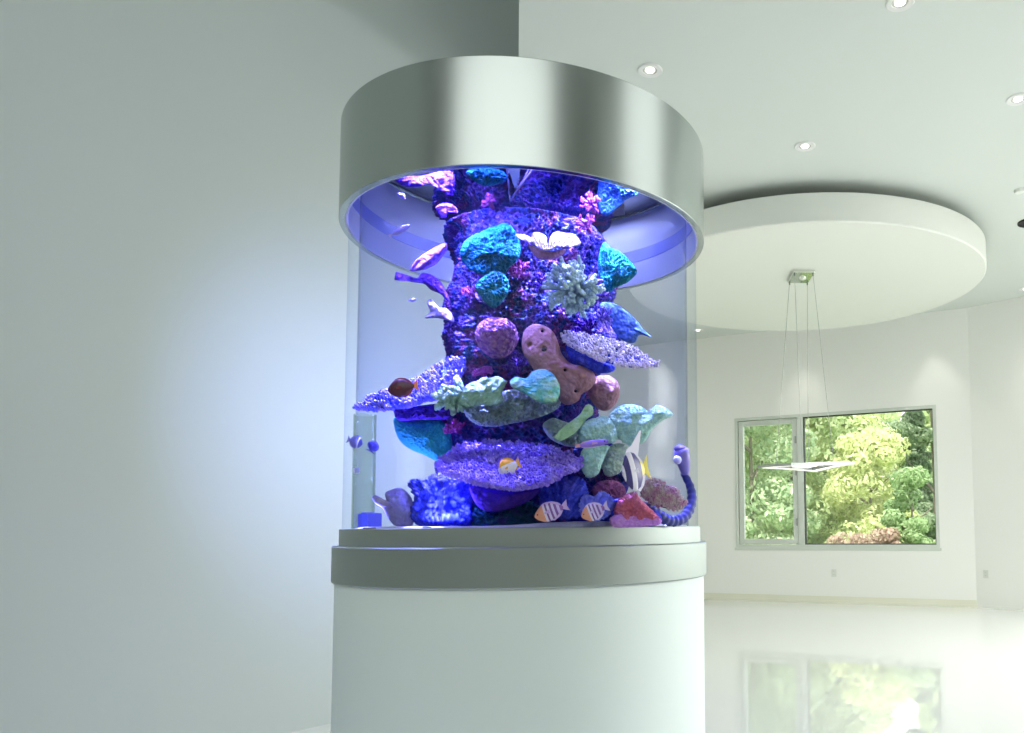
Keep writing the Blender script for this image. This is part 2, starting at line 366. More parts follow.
# ---------------------------------------------------------------- aquarium
TC = (-.6498, 3.0)
aq = thing('aquarium', 'tall round glass aquarium with brushed steel hood and band on a white drum', 'aquarium', (*TC, 0))
zb = -.1719+H; zt = -.0524+H; z3 = .0057+H; hb = 1.0997+H; ht = 1.4446+H
def lat(name, prof, mat, ang=.5, closed=False, n=160):
    m = MB(); m.lathe(prof, (*TC, 0), n, closed); return autosmooth(m.obj(name, mat, aq), ang)
lat('drum_stand', [(0, .0), (.6605, .0), (.6605, zb), (0, zb)], DRUM)
lat('steel_band', [(.6, zb-.004), (.668, zb-.004), (.6713, zb), (.6713, zt-.004), (.668, zt), (.6, zt)], STEEL2)
lat('steel_rim', [(.6, zt-.01), (.6495, zt-.01), (.6495, z3-.003), (.6475, z3), (.600, z3), (.600, z3-.01), (0, z3-.01)], STEEL2)
lat('glass_wall', [(.6410, z3-.002), (.6410, hb+.31), (.606, hb+.31), (.606, z3-.002)], GLASS, closed=True)
hood = lat('hood', [(.652, hb), (.6720, hb), (.6736, hb+.002), (.6736, ht-.003), (.6706, ht), (0, ht), (0, ht-.012), (.652, ht-.012)], STEEL, closed=True)
m = MB(); m.lathe([(.6515, hb+.002), (.6515, ht-.02), (.645, ht-.02), (.645, hb+.002)], (*TC, 0), 160, True); lin = autosmooth(m.obj('hood_lining', LINING, hood), .5)
m = MB(); zs = 1.205+H; m.lathe([(.6449, zs), (.6449, zs+.055), (.6425, zs+.055), (.6425, zs)], (*TC, 0), 160, True); autosmooth(m.obj('blue_trim_strip', BLUETRIM, hood), .5)
m = MB(); m.lathe([(.604, z3-.008), (.604, hb+.24), (0, hb+.24), (0, z3-.008)], (*TC, 0), 128)
wt = autosmooth(m.obj('water', WATER), .5); tag(wt, 'clear blue-tinted water filling the aquarium', 'water', kind='stuff')
# sand bed
def sand():
    v = []; f = []; nr, na = 26, 96
    for i in range(nr+1):
        r = .598*i/nr
        for j in range(na):
            a = 2*PI*j/na; x, y = TC[0]+r*math.cos(a), TC[1]+r*math.sin(a)
            z = z3 + .003 + .006*max(0, noise.noise(Vector((x*5, y*5, 1)))) + .013*math.exp(-((x+.33)**2+(y-2.5)**2)/.05) + .003*noise.noise(Vector((x*30, y*30, 0)))
            v.append((x, y, z))
    for i in range(nr):
        for j in range(na): f.append((i*na+j, (i+1)*na+j, (i+1)*na+(j+1) % na, i*na+(j+1) % na))
    b = len(v)
    for j in range(na): a = 2*PI*j/na; v.append((TC[0]+.598*math.cos(a), TC[1]+.598*math.sin(a), z3-.008))
    for j in range(na): f.append((nr*na+j, b+j, b+(j+1) % na, nr*na+(j+1) % na))
    o = mesh_obj('sand', v, f, SAND); tag(o, 'thin bed of white sand on the aquarium floor', 'sand', kind='stuff')
sand()

# ---------------------------------------------------------------- reef
fbm = lambda p, o=4: noise.fractal(p, 1.0, 2.0, o)
def lace(p, s):
    d = noise.voronoi(p*s)[0]; e = d[1]-d[0]
    return 1 - min(1, e/.42)                   # 1 on cell borders, 0 inside a pore
COL = coral_mat('reef_rock', [(.015, .025, .16), (.05, .06, .34), (.14, .075, .36), (.03, .08, .28), (.22, .07, .24), (.03, .07, .20)], 7, 80, (.01, .012, .08), .5, 'edge', vmix=0.0, bdist=.008)
def pits(mat, lo=.0, hi=1.0):
    return mat
def column(name, rf, z0, z1, nz, na, mat, cx, cy, amp, s, seed, label, parent=None):
    v = []; f = []
    for i in range(nz+1):
        z = z0 + (z1-z0)*i/nz
        for j in range(na):
            a = 2*PI*j/na
            r = rf(z, a); p = Vector((cx+r*math.cos(a), cy+r*math.sin(a), z))
            q = p + Vector((seed, 0, 0)); w = Vector((noise.noise(q*9), noise.noise(q*9+Vector((5, 5, 5))), 0))*.02
            k = .05*fbm(q*4) + amp*(lace(q+w, s)-.5) + .35*amp*lace(q, s*2.1)
            e = min(1, i/3, (nz-i)/3)
            r2 = r + k*max(.3, e); v.append((cx+r2*math.cos(a), cy+r2*math.sin(a), z))
    for i in range(nz):
        for j in range(na): f.append((i*na+j, i*na+(j+1) % na, (i+1)*na+(j+1) % na, (i+1)*na+j))
    b = len(v); v += [(cx, cy, z0), (cx, cy, z1+.02)]
    for j in range(na): f.append((b, (j+1) % na, j)); f.append((b+1, nz*na+j, nz*na+(j+1) % na))
    return mesh_obj(name, v, f, mat)
def interp(tab, x):
    if x <= tab[0][0]: return tab[0][1]
    for (a, b), (c, d) in zip(tab, tab[1:]):
        if x <= c: return b + (d-b)*(x-a)/(c-a)
    return tab[-1][1]
# half outlines of the column read off as left and right pixel borders, turned into metres at the column's axis
YA = 2.93
Lt = [(208, 449), (225, 446), (250, 452), (280, 451), (320, 452), (360, 449), (400, 445), (440, 443), (480, 444), (524, 440)]
Rt = [(208, 588), (225, 600), (250, 608), (280, 606), (320, 613), (345, 620), (370, 604), (400, 600), (440, 592), (480, 596), (524, 600)]
prof = []
for yy in range(206, 530, 6):
    l, r = at(interp(Lt, yy), yy, YA), at(interp(Rt, yy), yy, YA); prof.append((l.z, (l.x+r.x)/2, (r.x-l.x)/2))
prof.sort()
cxm = sum(p[1] for p in prof)/len(prof)
def rcol(z, a):
    c = interp([(p[0], p[1]) for p in prof], z)-cxm; h = interp([(p[0], p[2]) for p in prof], z)
    return (h - .012 + c*math.cos(a))
zcol1 = at(520, 212, 2.72).z
m = MB(); m.lathe([(0, zcol1-.03), (.19, zcol1-.03), (.19, zcol1+.035), (0, zcol1+.035)], (cxm, YA+.02, 0), 60); tag(autosmooth(m.obj('reef_seam_neck', plain('dark_seam', (.02, .02, .12), .8))), 'dark blue neck added as the seam under the mirrored reef', 'reef')  # dark neck added for the seam between reef and mirror image
tag(column('reef_rock_column', rcol, z3+.003, zcol1, 360, 520, COL, cxm, YA+.02, .021, 58, 3, ''), 'tall lacy blue-violet artificial reef column in the middle of the tank', 'reef')
# mirror image of the reef built as two solid lobes, split by a notch
def lobe(name, px0, px1, y0, y1, Y, seed, lab):
    l, r = at(px0, (y0+y1)/2, Y), at(px1, (y0+y1)/2, Y); zt_, zb_ = at(px0, y0, Y-.12).z, at(px0, y1, Y-.12).z
    c, h = (l.x+r.x)/2, (r.x-l.x)/2
    def rf(z, a):
        t = (z-zb_)/(zt_-zb_); return h*(.80+.22*math.sin(PI*min(1, .15+t*.8))) * (1+.05*math.sin(3*a+seed))
    o = column(name, rf, zb_, zt_, 110, 320, COL, c, Y, .021, 58, seed, '')
    return tag(o, lab, 'reef', 'solid lobes for the mirrored reef under the hood')
lobe('reef_mirror_lobe', 446, 509, 150, 205, 2.9, 11, 'left solid lobe for the mirrored lacy purple reef under the hood')
lobe('reef_mirror_lobe', 525, 606, 150, 209, 2.9, 17, 'right solid lobe for the mirrored lacy purple reef under the hood')
# solid rods for the mirrored dark lines seen in the notch
RODM = plain('rod_steel', (.12, .13, .22), .4, .7)
sf = thing('mirrored_rods', 'thin dark V-shaped rods modelling mirrored lines in the reef notch', 'mirrored_rod', at(513, 200, 2.66))
for a, b in (((507, 168), (510, 200)), ((529, 170), (511, 201)), ((534, 168), (516, 192))):
    m = MB(); m.tube([at(*a, 2.66), at(*b, 2.66)], .0035, 6); m.obj('rod', RODM, sf)

def blob(name, out, Y, T, mat, c=None, tilt=(0, 0), back=None, K=22, n=150, amp=.01, s=14, rough=.0, relief=None, edge=.0, power=.5, dish=0, seed=0, lac=0, lacs=40, fine=.0045, parent=None, mats=None, post=None):
    """closed solid whose outline is the pixel polygon `out` at depth Y; T thickness to the front, back behind"""
    back = T if back is None else back
    c = Vector((*(c or (sum(p[0] for p in out)/len(out), sum(p[1] for p in out)/len(out))), 0))
    m_ = len(out); ol = []
    for k in range(n):                                     # Catmull-Rom resample
        t = k/n*m_; i = int(t); t -= i
        p0, p1, p2, p3 = [Vector((*out[(i+q) % m_], 0)) for q in (-1, 0, 1, 2)]
        ol.append(.5*((2*p1)+(p2-p0)*t+(2*p0-5*p1+4*p2-p3)*t*t+(3*p1-p0-3*p2+p3)*t**3))
    if edge:
        ol = [c+(p-c)*(1+edge*(noise.noise(Vector((k*.45+seed, 1, 0)))+.6*noise.noise(Vector((k*1.1+seed, 7, 0))))) for k, p in enumerate(ol)]
    v = []; nr = []
    def pt(k, j, side):
        r = k/K; p = c + (ol[j]-c)*r
        base = Y + tilt[0]*(p.x-c.x) + tilt[1]*(p.y-c.y)
        q0 = at(p.x, p.y, base)
        h = max(0, 1-r**2.4)**power
        sgn = -1 if side == 0 else 1
        th = (T if side == 0 else back)*h
        if dish and side == 0: th -= dish*max(0, 1-r*r)
        if dish and side == 1: th += dish*max(0, 1-r*r)
        dd = 0
        if side == 0 or True:
            q = q0*1.0 + Vector((seed, side*3, 0))
            dd = amp*fbm(q*s) * (.25+.75*h)
            dd += fine*(noise.noise(q*45)+.6*noise.noise(q*95))*min(1, h*2)
            if lac: dd += lac*(lace(q, lacs)-.5)*min(1, h*2)
        if relief and side == 0: dd += relief(j/n*2*PI, r, p)
        return q0 + ray(p.x, p.y).normalized()*(sgn*(th+max(-th, dd)))
    for k in range(K+1):
        for j in range(n): v.append(pt(k, j, 0))
    o2 = len(v)
    for k in range(K):
        for j in range(n): v.append(pt(k, j, 1))
    f = []
    for k in range(K):
        for j in range(n):
            j2 = (j+1) % n; f.append((k*n+j, (k+1)*n+j, (k+1)*n+j2, k*n+j2))
    for k in range(K):
        for j in range(n):
            j2 = (j+1) % n
            if k == K-1: f.append((o2+k*n+j, o2+k*n+j2, K*n+j2, K*n+j))
            else: f.append((o2+k*n+j, o2+k*n+j2, o2+(k+1)*n+j2, o2+(k+1)*n+j))
    mi = [0]*len(f)
    if post:
        mb = MB(); mb.v = v; mb.f = f; mb.m = mi; post(mb, lambda r, j: v[min(K-1, int(r*K))*n+j].lerp(v[min(K-1, int(r*K))*n+n+j], r*K-min(K-1, int(r*K))), K, n); v, f, mi = mb.v, mb.f, mb.m
    o = mesh_obj(name, v, f, mats or mat, parent, True, mi)
    return o
RG = 'corals and sponges on the reef'
def rad(nr, a, pw=1): return lambda th, r, p: a*math.sin(nr*th)*r**pw
def ridges(cx_, cy_, nr, a):                       # ridges fanning out of a pixel point
    def fn(th, r, p):
        t = math.atan2(p.y-cy_, p.x-cx_); return a*math.sin(nr*t + 1.5*math.sin(3*t))
    return fn
def tufts(count, h, rad_, mi=1, lean=(0, -.35, .5), seed=1, fork=True, rmax=1.0):
    rnd = random.Random(seed)
    def post(mb, P, K, n):
        for _ in range(count):
            r = (math.sqrt(rnd.random()) if _ % 7 else rnd.uniform(.93, 1.0))*rmax; j = rnd.randrange(n)
            p = P(r, j)
            d = Vector((lean[0]+rnd.uniform(-.6, .6), lean[1]+rnd.uniform(-.5, .3), lean[2]+rnd.uniform(-.4, .5))).normalized()
            hh = h*rnd.uniform(.6, 1.3); e = p + d*hh
            mb.tube([p-d*.004, p+d*hh*.6, e], [rad_*1.1, rad_, rad_*.75], 5, True, mi)
            if fork:
                for _k in range(2):
                    d2 = (d + Vector((rnd.uniform(-1, 1), rnd.uniform(-1, 1), rnd.uniform(-1, 1)))*.8).normalized()
                    b = p + d*hh*.45; mb.tube([b, b+d2*hh*.5], [rad_*.9, rad_*.7], 5, True, mi)
    return post

TEAL = coral_mat('teal_coral', [(.01, .12, .28), (.015, .22, .36), (.015, .19, .24), (.03, .20, .46)], 14, 90, (.0, .08, .18), .9, vmix=.6)
TEALG = coral_mat('teal_green_coral', [(.015, .20, .30), (.03, .30, .26), (.06, .22, .42)], 16, 95, (.0, .12, .2), .9, vmix=.5)
BLUEC = coral_mat('blue_coral', [(.04, .06, .72), (.09, .12, .86), (.18, .18, .92)], 12, 80, (.01, .02, .35), .7)
BLUEC2 = coral_mat('light_blue_coral', [(.12, .16, .85), (.24, .26, .95), (.16, .3, .85)], 12, 80, (.04, .06, .5), .7, vmix=.4)
LAV = coral_mat('lavender_tips', [(.16, .10, .72), (.28, .20, .84), (.50, .40, .92)], 30, 120, (.16, .1, .6), .3, vmix=.3)
BLUET = coral_mat('blue_tips', [(.10, .12, .85), (.22, .2, .92), (.35, .28, .9)], 20, 120, None, .3)
PALE = coral_mat('pale_green_coral', [(.40, .62, .42), (.36, .60, .34), (.52, .72, .54)], 16, 120, (.25, .45, .4), .5, vmix=.35)
PALET = coral_mat('pale_teal_coral', [(.28, .56, .52), (.45, .70, .60), (.34, .60, .62)], 12, 110, (.14, .32, .42), .5, vmix=.45)
GREY = coral_mat('grey_green_lace', [(.42, .60, .60), (.54, .70, .60), (.44, .54, .72)], 14, 60, (.05, .1, .2), 1.0, 'edge', vmix=.0)
WHITEC = coral_mat('white_coral', [(.24, .20, .36), (.32, .27, .44)], 20, 100, (.6, .5, .8), .4, vmix=.3)
MINT = coral_mat('mint_white_coral', [(.42, .62, .70), (.62, .80, .78), (.50, .66, .85)], 20, 100, (.2, .35, .6), .4, vmix=.3)
PINKB = coral_mat('purple_pink_brain', [(.50, .20, .52), (.58, .28, .62), (.62, .30, .45)], 8, 75, (.16, .05, .28), 1.2, vmix=.85, bdist=.01)
TAN = coral_mat('tan_sponge', [(.42, .22, .24), (.52, .28, .26), (.46, .28, .34)], 9, 60, (.34, .16, .2), .5, vmix=.4)
PURP = coral_mat('purple_coral', [(.05, .018, .30), (.085, .038, .36), (.06, .022, .26)], 12, 70, (.12, .04, .45), .8, vmix=.5)
MAUVE = coral_mat('mauve_leather_coral', [(.34, .32, .72), (.46, .44, .76), (.36, .26, .68)], 10, 70, (.2, .14, .5), .4, vmix=.4)
RED = coral_mat('red_coral', [(.55, .13, .22), (.66, .20, .28), (.60, .24, .46)], 14, 80, (.32, .06, .16), .8, vmix=.5)
MAG = coral_mat('magenta_tufts', [(.42, .08, .28), (.36, .11, .42)], 20, 120, (.4, .06, .4), .6, vmix=.4)
MAROON = coral_mat('maroon_coral', [(.30, .10, .30), (.40, .16, .36)], 16, 80, (.14, .04, .18), .7, vmix=.4)
DKHOLE = plain('pore_shade', (.03, .02, .05), .9)

def reg(o, lab, cat='coral', grp=RG): return tag(o, lab, cat, grp)
# teal cups, upper left
reg(blob('cup_coral', [(460, 252), (466, 240), (478, 233), (492, 227), (506, 223), (514, 229), (519, 240), (521, 252), (516, 262), (509, 268), (503, 275), (492, 276), (480, 274), (470, 270), (463, 262)], 2.60, .04, TEAL, amp=.02, s=16, edge=.05, lac=.012, lacs=70, tilt=(0, -.0008)), 'large rough teal cup coral at the upper left of the column')
reg(blob('cup_coral', [(476, 284), (484, 276), (494, 271), (503, 273), (509, 282), (508, 293), (502, 302), (494, 308), (485, 302), (478, 294)], 2.56, .03, TEALG, amp=.014, s=18, edge=.05, lac=.01, lacs=80), 'smaller green-teal cup coral hanging just below the large teal cup')
# white ruffled shell
o = blob('ruffled_cup_coral', [(516, 234), (526, 235), (531, 238), (533, 233), (541, 233), (546, 237), (547, 245), (549, 245), (550, 237), (556, 232), (566, 233), (575, 235), (581, 244), (570, 247), (560, 247), (552, 250), (544, 251), (536, 247), (528, 241), (519, 239)], 2.50, .022, WHITEC, c=(548, 246.5), amp=.004, relief=ridges(547, 262, 40, .0035), edge=.02, tilt=(0, -.003), seed=4)
reg(o, 'white-lavender ruffled shell-shaped coral near the top of the column')
blob('coral_base', [(528, 244), (540, 250), (552, 251), (566, 249), (560, 257), (548, 260), (536, 257)], 2.54, .04, coral_mat('rosy_base', [(.5, .25, .45), (.6, .36, .42)], 20, 90, (.3, .12, .3), .6), amp=.006, parent=None).parent = o
# finger coral cluster builder
def fingers(name, px, py, Y, R_, count, ln, rd, mat, seed, squash=.8, forks=3, mb=None, up=.15):
    rnd = random.Random(seed); mb = mb or MB(); c = at(px, py, Y)
    mb.ball(c+Vector((0, .03, 0)), (R_*.5, .04, R_*.5), 14, 10)
    for _ in range(count):
        a = rnd.uniform(0, 2*PI); e = rnd.random()**.6
        d = Vector((math.cos(a)*e, -.9+.75*e, math.sin(a)*e*squash+up)).normalized()
        L0 = ln*rnd.uniform(.75, 1.15); p = c + Vector((d.x, 0, d.z))*R_*.25
        q = p + d*L0*.5; b = (d+Vector((rnd.uniform(-.3, .3), rnd.uniform(-.2, .2), rnd.uniform(-.3, .3)))).normalized()
        mb.tube([p, q, q+b*L0*.5], [rd*1.3, rd*1.1, rd*.9], 7)
        for _k in range(forks):
            b2 = (b+Vector((rnd.uniform(-.8, .8), rnd.uniform(-.4, .3), rnd.uniform(-.7, .8)))).normalized()
            s_ = q + b*L0*.5*rnd.uniform(.2, .8); mb.tube([s_, s_+b2*L0*.22, s_+b2*L0*.34], [rd, rd*.95, rd*.6], 6)
            mb.ball(s_+b2*L0*.34, rd*.75, 6, 5)
        mb.ball(q+b*L0*.5, rd*1.0, 7, 5)
    o = mb.obj(name, mat, smooth=True); return o
reg(fingers('finger_coral', 574, 290, 2.52, .052, 60, .072, .0078, MINT, 3, .85), 'mint-white branching finger coral with knobbly tips on the upper right of the column')
for i, (px, py, r, n_, mt, lab) in enumerate(((521, 272, .022, 26, MAG, 'bright magenta coral tuft below the white ruffled coral'), (470, 292, .016, 16, MAG, 'small pink coral tuft left of the small teal cup'),
        (540, 283, .018, 18, PURP, 'violet coral tuft between magenta tuft and finger coral'), (484, 372, .018, 18, MAG, 'pink coral tuft above the pale green ruffled coral'),
        (516, 366, .024, 26, PURP, 'violet coral tuft beneath the round brain coral'), (588, 226, .02, 20, MAG, 'pink coral tuft at the right shoulder of the column'),
        (592, 205, .02, 18, MAG, 'pink coral tuft on the right crown lobe'), (600, 318, .024, 22, LAV, 'lavender coral tuft on the right edge above the white table coral'),
        (586, 330, .026, 26, PURP, 'violet coral tuft just above the white table coral'), (455, 430, .02, 20, MAG, 'pink coral tuft left of centre above the big table coral'), (596, 286, .02, 18, LAV, 'lavender coral tuft beside the finger coral'), (489, 202, .015, 14, MAG, 'pink coral tuft on the left crown lobe'))):
    reg(fingers('coral_tuft', px, py, 2.63, r, n_, r*1.5, .004, mt, 30+i, .8, 2), lab, 'coral', 'small branching tufts on the reef')
# brain coral
def brain():
    c = at(497, 337, 2.56); mb = MB()
    def fn(d):
        k = 1+.05*fbm(d*2+Vector((3, 3, 3)), 3)+.035*math.sin(3*math.atan2(d.z, d.x)); return k - .035*max(0, 1-noise.voronoi(d*15)[0][0]*2.4)
    mb.ball(c, (.068, .06, .068), 150, 110, fn=fn); return mb.obj('brain_coral', PINKB, smooth=True)
reg(brain(), 'round purple-pink pitted brain coral left of the tan sponge')
# tan sponge: two solids
def pores(lst, rr=5.):
    def fn(th, r, p): return -sum(.035*math.exp(-((p.x-a)**2+(p.y-b)**2)/rr) for a, b in lst)
    return fn
sp1 = blob('tube_sponge', [(522, 340), (525, 330), (534, 324), (545, 326), (554, 333), (559, 345), (562, 354), (570, 363), (582, 366), (592, 371), (596, 380), (590, 389), (582, 394), (578, 401), (568, 405), (560, 401), (556, 392), (546, 382), (536, 373), (529, 362), (523, 352)], 2.52, .065, TAN, c=(556, 367), amp=.012, s=8, power=.6, K=44, n=260, relief=pores([(542.5, 331), (544, 349), (565, 370), (576, 391), (530, 345)], 3.2))
reg(sp1, 'reddish-tan sponge with dark pores running diagonally across the column')
for a, b, r in ((542.5, 331, .0055), (544, 349.5, .0085), (565, 370, .0065), (576, 391, .006)):
    m = MB(); m.ball(at(a, b, 2.468), (r, .004, r*.85), 12, 8); m.obj('pore', DKHOLE, sp1, True)  # dark plugs paint the shade inside the pores
reg(blob('tube_sponge', [(588, 384), (598, 376), (608, 375), (617, 381), (620, 391), (617, 402), (609, 410), (600, 410), (592, 402), (588, 393)], 2.60, .06, TAN, amp=.01, s=9, power=.6, seed=5), 'rounded tan sponge lobe tucked right of the long sponge')
# white table coral right
t = blob('table_coral', [(562, 337), (568, 334), (580, 336), (595, 338), (610, 342), (625, 346), (640, 353), (659, 365), (650, 367), (636, 368), (620, 366), (604, 362), (590, 356), (576, 349), (566, 343)], 2.47, .012, BLUEC, mats=[BLUEC, coral_mat('white_tips', [(.72, .66, .92), (.85, .8, .96)], 20, 120, (.6, .5, .85), .3, vmix=.3)], tilt=(0, -.004), edge=.02, amp=.003, post=tufts(620, .014, .0034, seed=5, lean=(0, -.5, .4)))
reg(t, 'white-lavender table coral jutting out to the right')
blob('coral_base', [(566, 345), (580, 352), (598, 360), (614, 366), (612, 372), (598, 373), (582, 367), (570, 358)], 2.52, .045, BLUEC, amp=.01).parent = t
# teal-blue fans right
reg(blob('fan_coral', [(603, 243), (612, 248), (622, 253), (630, 261), (637, 272), (628, 282), (617, 287), (607, 292), (600, 280), (598, 262)], 2.72, .03, TEALG, amp=.008, edge=.03, lac=.008, lacs=80, seed=8), 'teal-blue fan coral on the upper right edge of the column')
reg(blob('fan_coral', [(600, 305), (612, 303), (624, 309), (636, 320), (644, 330), (651, 337), (640, 335), (634, 343), (622, 340), (612, 328)], 2.78, .018, coral_mat('slate_blue_coral', [(.08, .16, .5), (.14, .26, .6)], 10, 60, (.03, .08, .3), .5), amp=.005, seed=9), 'slate-blue pointed fan coral above the white table coral')
reg(blob('fan_coral', [(600, 176), (612, 180), (624, 185), (638, 193), (626, 200), (618, 207), (606, 216), (598, 206)], 2.75, .025, coral_mat('aqua_blue', [(.05, .2, .7), (.1, .34, .72)], 12, 90, (.02, .08, .4), .7), amp=.006, lac=.008, lacs=70, edge=.03, seed=10), 'aqua-blue fan coral at the right of the reef crown')
reg(blob('cup_coral', [(466, 172), (480, 168), (500, 170), (508, 178), (498, 184), (486, 186), (474, 181)], 2.62, .03, TEAL, amp=.01, lac=.008, lacs=70, seed=11), 'teal cup coral on top of the left crown lobe')
# upper left purples
reg(blob('leaf_coral', [(396, 180), (410, 176), (424, 176), (436, 172), (452, 172), (455, 184), (452, 196), (444, 192), (430, 184), (418, 187), (404, 186)], 2.66, .014, PURP, amp=.006, edge=.06, seed=12), 'purple leaf coral reaching left from the reef crown')
reg(blob('leaf_coral', [(436, 207), (444, 203), (455, 206), (458, 213), (448, 213), (446, 218), (440, 216)], 2.66, .014, PURP, amp=.006, edge=.05, seed=13), 'small purple coral stub below the crown on its left side')
reg(blob('leaf_coral', [(410, 270), (416, 260), (427, 252), (437, 246), (446, 243), (447, 250), (442, 257), (436, 264), (426, 269), (416, 271)], 2.68, .012, coral_mat('violet_leaf', [(.075, .035, .34), (.11, .055, .38)], 12, 90, (.3, .14, .7), .5), amp=.004, edge=.03, relief=ridges(405, 280, 22, .003), seed=14), 'violet leaf coral sloping down left from the column top')
reg(blob('branch_coral', [(395, 275), (397, 272), (405, 276), (417, 278), (422, 273), (432, 275), (440, 281), (446, 291), (450, 302), (440, 294), (431, 290), (424, 284), (412, 282), (402, 280), (395, 280)], 2.70, .016, PURP, amp=.006, edge=.04, c=(432, 283), seed=15), 'purple branch coral pointing left below the violet leaf')
reg(blob('branch_coral', [(425, 318), (430, 312), (427, 303), (431, 299), (436, 304), (440, 308), (446, 308), (452, 314), (454, 322), (446, 320), (436, 318)], 2.70, .016, MAUVE, amp=.005, edge=.04, c=(440, 313), seed=16), 'small mauve branch coral on the left edge beside the pale gap')
# blue table left
t = blob('table_coral', [(357, 409), (368, 401), (380, 394), (394, 388), (410, 383), (424, 376), (440, 366), (456, 358), (466, 362), (462, 376), (450, 388), (440, 398), (424, 402), (410, 407), (392, 410), (372, 411)], 2.56, .02, BLUEC, mats=[BLUEC, BLUET], c=(424, 392), tilt=(.0, -.003), amp=.006, edge=.02, post=tufts(620, .015, .0036, seed=9, lean=(-.3, -.4, .5)))
reg(t, 'deep blue table coral jutting out to the left under the dark oval fish')
reg(blob('cup_coral', [(394, 418), (404, 415), (420, 416), (438, 418), (450, 432), (452, 450), (446, 465), (436, 461), (424, 455), (410, 449), (400, 441), (395, 430)], 2.66, .05, coral_mat('teal_cone', [(.03, .36, .46), (.05, .48, .50), (.03, .30, .46)], 8, 90, (.01, .16, .26), .5, vmix=.4), amp=.012, s=10, edge=.02, lac=.005, lacs=90, seed=17), 'smooth green-teal cone coral under the blue table coral')
reg(blob('leaf_coral', [(394, 408), (402, 402), (412, 406), (446, 404), (450, 418), (420, 420), (398, 420)], 2.62, .04, PURP, amp=.016, s=20, edge=.04, lac=.012, lacs=60, seed=18), 'knobbly purple-blue coral between blue table and teal cone')
# pale green ruffled plates
reg(blob('lace_coral', [(462, 402), (480, 400), (500, 392), (520, 388), (545, 388), (558, 396), (560, 406), (548, 414), (530, 420), (510, 424), (494, 427), (478, 425), (466, 416)], 2.55, .07, GREY, amp=.018, s=12, edge=.03, lac=.018, lacs=60, K=50, n=260, seed=19), 'grey-green lacy coral mound under the pale ruffled plates')
reg(blob('ruffled_plate_coral', [(464, 388), (470, 383), (477, 381), (484, 377), (491, 378), (497, 376), (505, 380), (507, 382), (504, 388), (502, 394), (503, 399), (498, 405), (490, 406), (480, 405), (470, 407), (462, 405), (458, 398)], 2.44, .022, PALE, c=(483, 393), amp=.014, s=26, edge=.07, fine=.007, tilt=(0, -.0008), seed=20), 'pale green ruffled plate coral left of the column centre')
reg(fingers('knobbly_coral', 452, 400, 2.46, .034, 46, .042, .0075, PALE, 77, .55, 2), 'pale knobbly coral at the left end of the pale green ruffled plate')
reg(blob('finger_coral', [(453, 379), (456, 375), (460, 378), (464, 386), (465, 394), (459, 395), (456, 388)], 2.45, .016, PALET, amp=.004, seed=44), 'short pale teal finger coral sticking up beside the ruffled plate')
reg(blob('ruffled_plate_coral', [(510, 382), (516, 377), (526, 378), (532, 372), (542, 369), (551, 372), (558, 381), (560, 392), (556, 401), (546, 403), (536, 401), (524, 393), (513, 388)], 2.43, .022, coral_mat('green_teal_plate', [(.34, .58, .38), (.10, .46, .42), (.42, .64, .38)], 14, 90, (.2, .45, .4), .5, vmix=.35), amp=.005, edge=.02, relief=ridges(510, 384, 44, .0009), tilt=(0, -.002), seed=21, fine=.007), 'green ribbed shell-shaped plate coral in the column centre')
# big centre table coral
t = blob('table_coral', [(439, 468), (442, 461), (452, 455), (460, 448), (476, 446), (492, 443), (508, 445), (524, 446), (540, 449), (556, 452), (570, 458), (581, 463), (578, 470), (566, 474), (556, 480), (544, 486), (528, 489), (510, 490), (490, 487), (472, 484), (456, 478), (444, 474)], 2.40, .02, BLUEC, mats=[coral_mat('table_base', [(.2, .12, .6), (.3, .2, .7)], 10, 90, None, .4), LAV], c=(510, 467), tilt=(0, -.0055), amp=.008, edge=.05, post=tufts(2000, .019, .0036, seed=10, lean=(0, -.45, .45)))
reg(t, 'big lavender-violet table coral low in the centre of the tank')
blob('coral_base', [(470, 486), (490, 489), (515, 491), (540, 489), (530, 500), (512, 508), (490, 512), (476, 504)], 2.44, .04, PURP, amp=.01, seed=22).parent = t
# blue fans bottom
reg(blob('sea_fan', [(408, 484), (414, 479), (424, 480), (434, 474), (448, 474), (458, 480), (468, 482), (473, 492), (472, 508), (470, 525), (440, 527), (418, 526), (410, 512), (414, 498)], 2.50, .04, BLUEC, amp=.014, s=18, edge=.11, fine=.009, relief=ridges(440, 545, 34, .007), seed=23, c=(442, 503)), 'deep blue ribbed fan coral standing left of the table coral base')
reg(blob('sea_fan', [(540, 482), (548, 478), (560, 476), (574, 476), (584, 480), (588, 490), (590, 500), (584, 508), (578, 518), (560, 520), (546, 514), (540, 500)], 2.46, .04, BLUEC, amp=.014, s=18, edge=.10, fine=.009, relief=ridges(560, 530, 34, .006), seed=24), 'blue ribbed fan coral right of the table coral base')
reg(blob('sea_fan', [(580, 500), (586, 494), (594, 496), (601, 491), (610, 495), (616, 502), (612, 512), (604, 519), (590, 521), (580, 514)], 2.42, .03, BLUEC2, amp=.012, fine=.009, s=18, edge=.12, relief=ridges(595, 525, 26, .005), seed=25), 'light blue frilly coral behind the right striped fish')
reg(blob('leather_coral', [(372, 498), (376, 495), (384, 500), (388, 505), (385, 494), (390, 490), (400, 488), (408, 493), (413, 502), (414, 514), (412, 526), (396, 526), (388, 518), (382, 508), (376, 504)], 2.52, .03, MAUVE, c=(400, 508), amp=.006, s=10, edge=.02, seed=26), 'mauve folded leather coral at the lower left by the glass')
